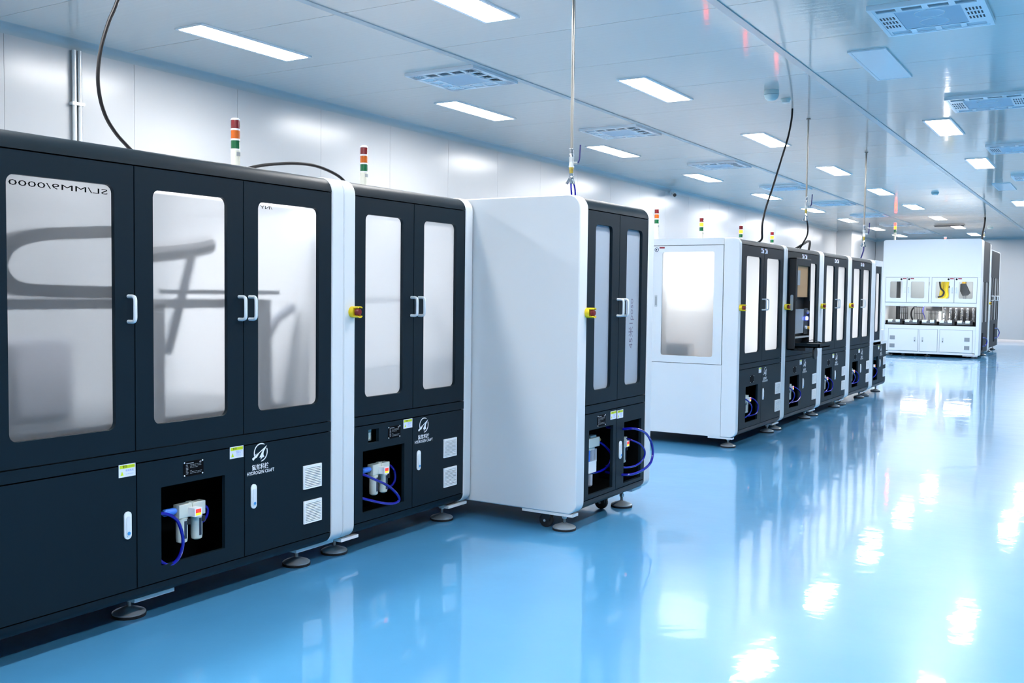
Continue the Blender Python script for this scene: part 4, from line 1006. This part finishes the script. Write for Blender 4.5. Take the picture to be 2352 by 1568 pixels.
# ------------------------------------------------------------------ grey machine behind it
t = thing('glazed_machine', 'grey machine with slim glazed strips beyond the tall white machine', 'machine', (-2.95, 30.4, 0))
glazed_side(t, -2.95, 29.36, 31.5, 2.74, 0.86, 2.02, [(29.42, 29.75), (29.9, 30.2), (30.5, 30.95), (31.1, 31.42)], 0.12)
obj('end_frame', MB().prism(rrect(-4.9, -2.945, 0.10, 2.78, 0.05, 5), 'y', 29.25, 29.36), 'white', t, bevel=0.006)
obj('end_frame', MB().prism(rrect(-4.9, -2.945, 0.10, 2.78, 0.05, 5), 'y', 31.5, 31.6), 'white', t, bevel=0.006)
obj('roof', MB().box(-4.9, -2.96, 29.36, 31.5, 2.74, 2.77), 'white', t)
obj('back_wall', MB().box(-4.9, -4.87, 29.36, 31.5, 0.1, 2.74), 'interior', t)
obj('deck', MB().box(-4.87, -2.98, 29.36, 31.5, 0.78, 0.82), 'interior', t)
obj('lamp_strip', MB().box(-4.2, -4.1, 29.6, 31.3, 2.6, 2.62), 'lamp_inner', t)
obj('service_opening', MB().box(-2.952, -2.947, 30.4, 30.75, 0.25, 0.75), 'black', t)
hose(t, [(-2.96, 30.7, 0.62), (-2.90, 31.0, 0.6), (-2.87, 31.2, 0.48), (-2.9, 31.0, 0.36), (-2.96, 30.7, 0.34)], 0.014)
for yy in (29.7, 30.6, 31.0): handle(t, -2.95, yy, 1.40, 1.52, 0.012, 0.06)
for yy in (29.9, 31.2): foot(t, -3.03, yy, 0.12, seg=14)

# ================================================================== signal towers
tower(-3.94, 3.645, 2.036, 'unlit red amber green signal tower on top of the long three-window cabinet', base=0.132)
tower(-4.05, 4.80, 2.036, 'unlit signal tower on the two-door cabinet with the small square switch opening', base=0.150)
tower(-4.15, 9.62, ZC.t+0.001, 'unlit signal tower with tall ivory base above the white side door', base=0.195)
tower(-4.15, 10.92, ZC.t+0.001, 'signal tower with only its amber lens lit, green visible, above the white side window', 'amber', base=0.195)
tower(-4.15, 12.32, ZC.t+0.001, 'amber-lit signal tower above the front corner of the white-sided cabinet', 'amber', base=0.195)
tower(-4.15, 13.65, ZC.t+0.001, 'amber-lit signal tower beside the lower end of the hanging black cable', 'amber', base=0.195)
tower(-4.90, 26.5, MT+0.001, 'signal tower with red and amber lit on the corner of the tall white machine', 'both', pole=0.16, seg=0.085, base=0.04, d=0.065)
tower(-3.87, 27.6, MT+0.001, 'signal tower with only its red tip showing over the tall white machine', seg=0.036, base=0.02, d=0.065)

# ================================================================== hanging services
def air_drop(label, x, y, ztop, z0, s=1.0, r=0.0105, lever=1):
    t = thing('air_pipe', label, 'air pipe', (x, y, z0), 'air pipes hanging from the ceiling')
    obj('pipe', MB().tube([(x, y, ztop), (x, y, z0+0.20*s)], r, 12), 'steel', t)
    obj('ceiling_flange', MB().lathe([(r*2.2, -0.012), (r*2.2, -0.0005)], (x, y, ztop), 'z', 14), 'steel', t)
    obj('union', MB().lathe([(r*1.4, 0.20*s), (r*1.5, 0.195*s), (r*1.2, 0.185*s), (r*1.2, 0.165*s), (r*1.6, 0.16*s), (r*1.6, 0.145*s)][::-1], (x, y, z0), 'z', 12), 'chrome', t)
    v = obj('valve_body', MB().lathe([(r*1.7, 0.075*s), (r*1.7, 0.085*s), (r*1.45, 0.09*s), (r*1.45, 0.12*s), (r*1.6, 0.13*s), (r*1.6, 0.145*s)], (x, y, z0), 'z', 8).tube([(x+0.012, y+0.007, z0+0.105*s), (x+0.034*s, y+0.020*s, z0+0.105*s)], 0.009*s, 8), 'zinc', t)
    obj('valve_lever', MB().tube(fillet([(x+0.036*s, y+0.022*s, z0+0.105*s), (x+0.045*s, y+0.027*s, z0+0.125*s), (x+0.050*s, y+0.030*s, z0+0.225*s)], 0.015*s), 0.0055*s, 8), 'hose_navy', v)
    obj('reducer', MB().lathe([(r*1.2, 0.035*s), (r*1.25, 0.06*s), (r*1.5, 0.062*s), (r*1.5, 0.075*s)], (x, y, z0), 'z', 10), 'brass', t)
    sp = obj('splitter', MB().lathe([(r*1.6, 0.0), (r*1.7, 0.012*s), (r*1.2, 0.035*s)], (x, y, z0), 'z', 10), 'chrome', t)
    for dx, dy in ((-0.020, -0.012), (0.012, 0.007), (0.004, -0.01)):
        obj('coupling', MB().tube([(x+dx*0.3*s, y+dy*0.3*s, z0+0.006*s), (x+dx*1.3*s, y+dy*1.3*s, z0-0.035*s)], 0.0095*s, 10), 'chrome', sp)
    return t
t = air_drop('steel air pipe with blue lever valve over the cabinet with the plain white side', -3.15, 5.86, H, 2.215)
hose(t, [(-3.146, 5.85, 2.185), (-3.147, 5.855, 2.15), (-3.15, 5.87, 2.09), (-3.16, 5.88, 2.045)], 0.006)
hose(t, [(-3.135, 5.87, 2.185), (-3.135, 5.89, 2.14), (-3.14, 5.90, 2.09), (-3.15, 5.90, 2.045)], 0.006)
t = air_drop('steel air pipe with lever valve dropping to the cabinet with the control console', -3.10, 11.47, H, 2.36, 1.15)
hose(t, [(-3.09, 11.48, 2.32), (-3.09, 11.53, 2.24), (-3.10, 11.54, 2.15), (-3.14, 11.50, 2.05), (-3.2, 11.6, 1.995)], 0.009, 'cable')
hose(t, [(-3.2, 11.45, 2.0), (-3.16, 11.62, 2.06), (-3.15, 11.78, 2.10), (-3.16, 11.9, 2.09), (-3.2, 12.0, 1.995)], 0.014, 'cable', 'cable_loop')
t = air_drop('steel air pipe with lever valve dropping to the last full-height cabinet of the second line', -3.09, 14.46, H, 2.20, 1.3, 0.012)
hose(t, [(-3.09, 14.47, 2.16), (-3.09, 14.46, 2.10), (-3.12, 14.45, 1.995)], 0.010, 'hose_navy')
t = air_drop('thin steel pipe with black cable dropping to the tall white machine', -2.95, 27.4, H, 3.0, 0.7, 0.014)
hose(t, [(-2.93, 27.35, H-0.001), (-2.94, 27.36, 3.3), (-2.97, 27.34, 3.1), (-2.98, 27.3, 2.89)], 0.022, 'cable', 'cable')
def cable(label, pts, r): return tag(obj('power_cable', MB().tube(curve_pts(pts, 8), r, 10), 'cable', base=pts[-1]), label, 'cable')
cable('thick black cable hanging from the ceiling in a bow down to the long cabinet', [(-4.0, 3.16, H-0.002), (-4.0, 3.10, 3.1), (-4.0, 2.986, 2.78), (-4.0, 2.938, 2.67), (-4.0, 2.896, 2.542), (-4.0, 2.879, 2.421), (-4.0, 2.887, 2.324), (-4.0, 2.916, 2.24), (-4.0, 2.962, 2.177), (-4.0, 3.016, 2.129), (-4.0, 3.09, 2.08), (-4.0, 3.2, 2.052)], 0.0088)
cable('black cable arching along the roof of the long cabinet past its signal tower', [(-3.95, 3.69, 2.060), (-3.95, 3.74, 2.088), (-3.95, 3.836, 2.115), (-3.95, 3.965, 2.139), (-3.95, 4.099, 2.157), (-3.95, 4.239, 2.162), (-3.95, 4.367, 2.146), (-3.95, 4.481, 2.112), (-3.95, 4.56, 2.05)], 0.0088)
cable('black cable swinging from the ceiling to the roof of the second line of cabinets', [(-3.09, 10.78, H-0.002), (-3.09, 10.757, 3.356), (-3.09, 10.644, 3.153), (-3.09, 10.426, 2.895), (-3.09, 10.145, 2.571), (-3.09, 9.942, 2.353), (-3.09, 9.835, 2.191), (-3.10, 9.856, 2.105), (-3.13, 9.95, 2.03), (-3.2, 10.05, 2.0)], 0.0105)
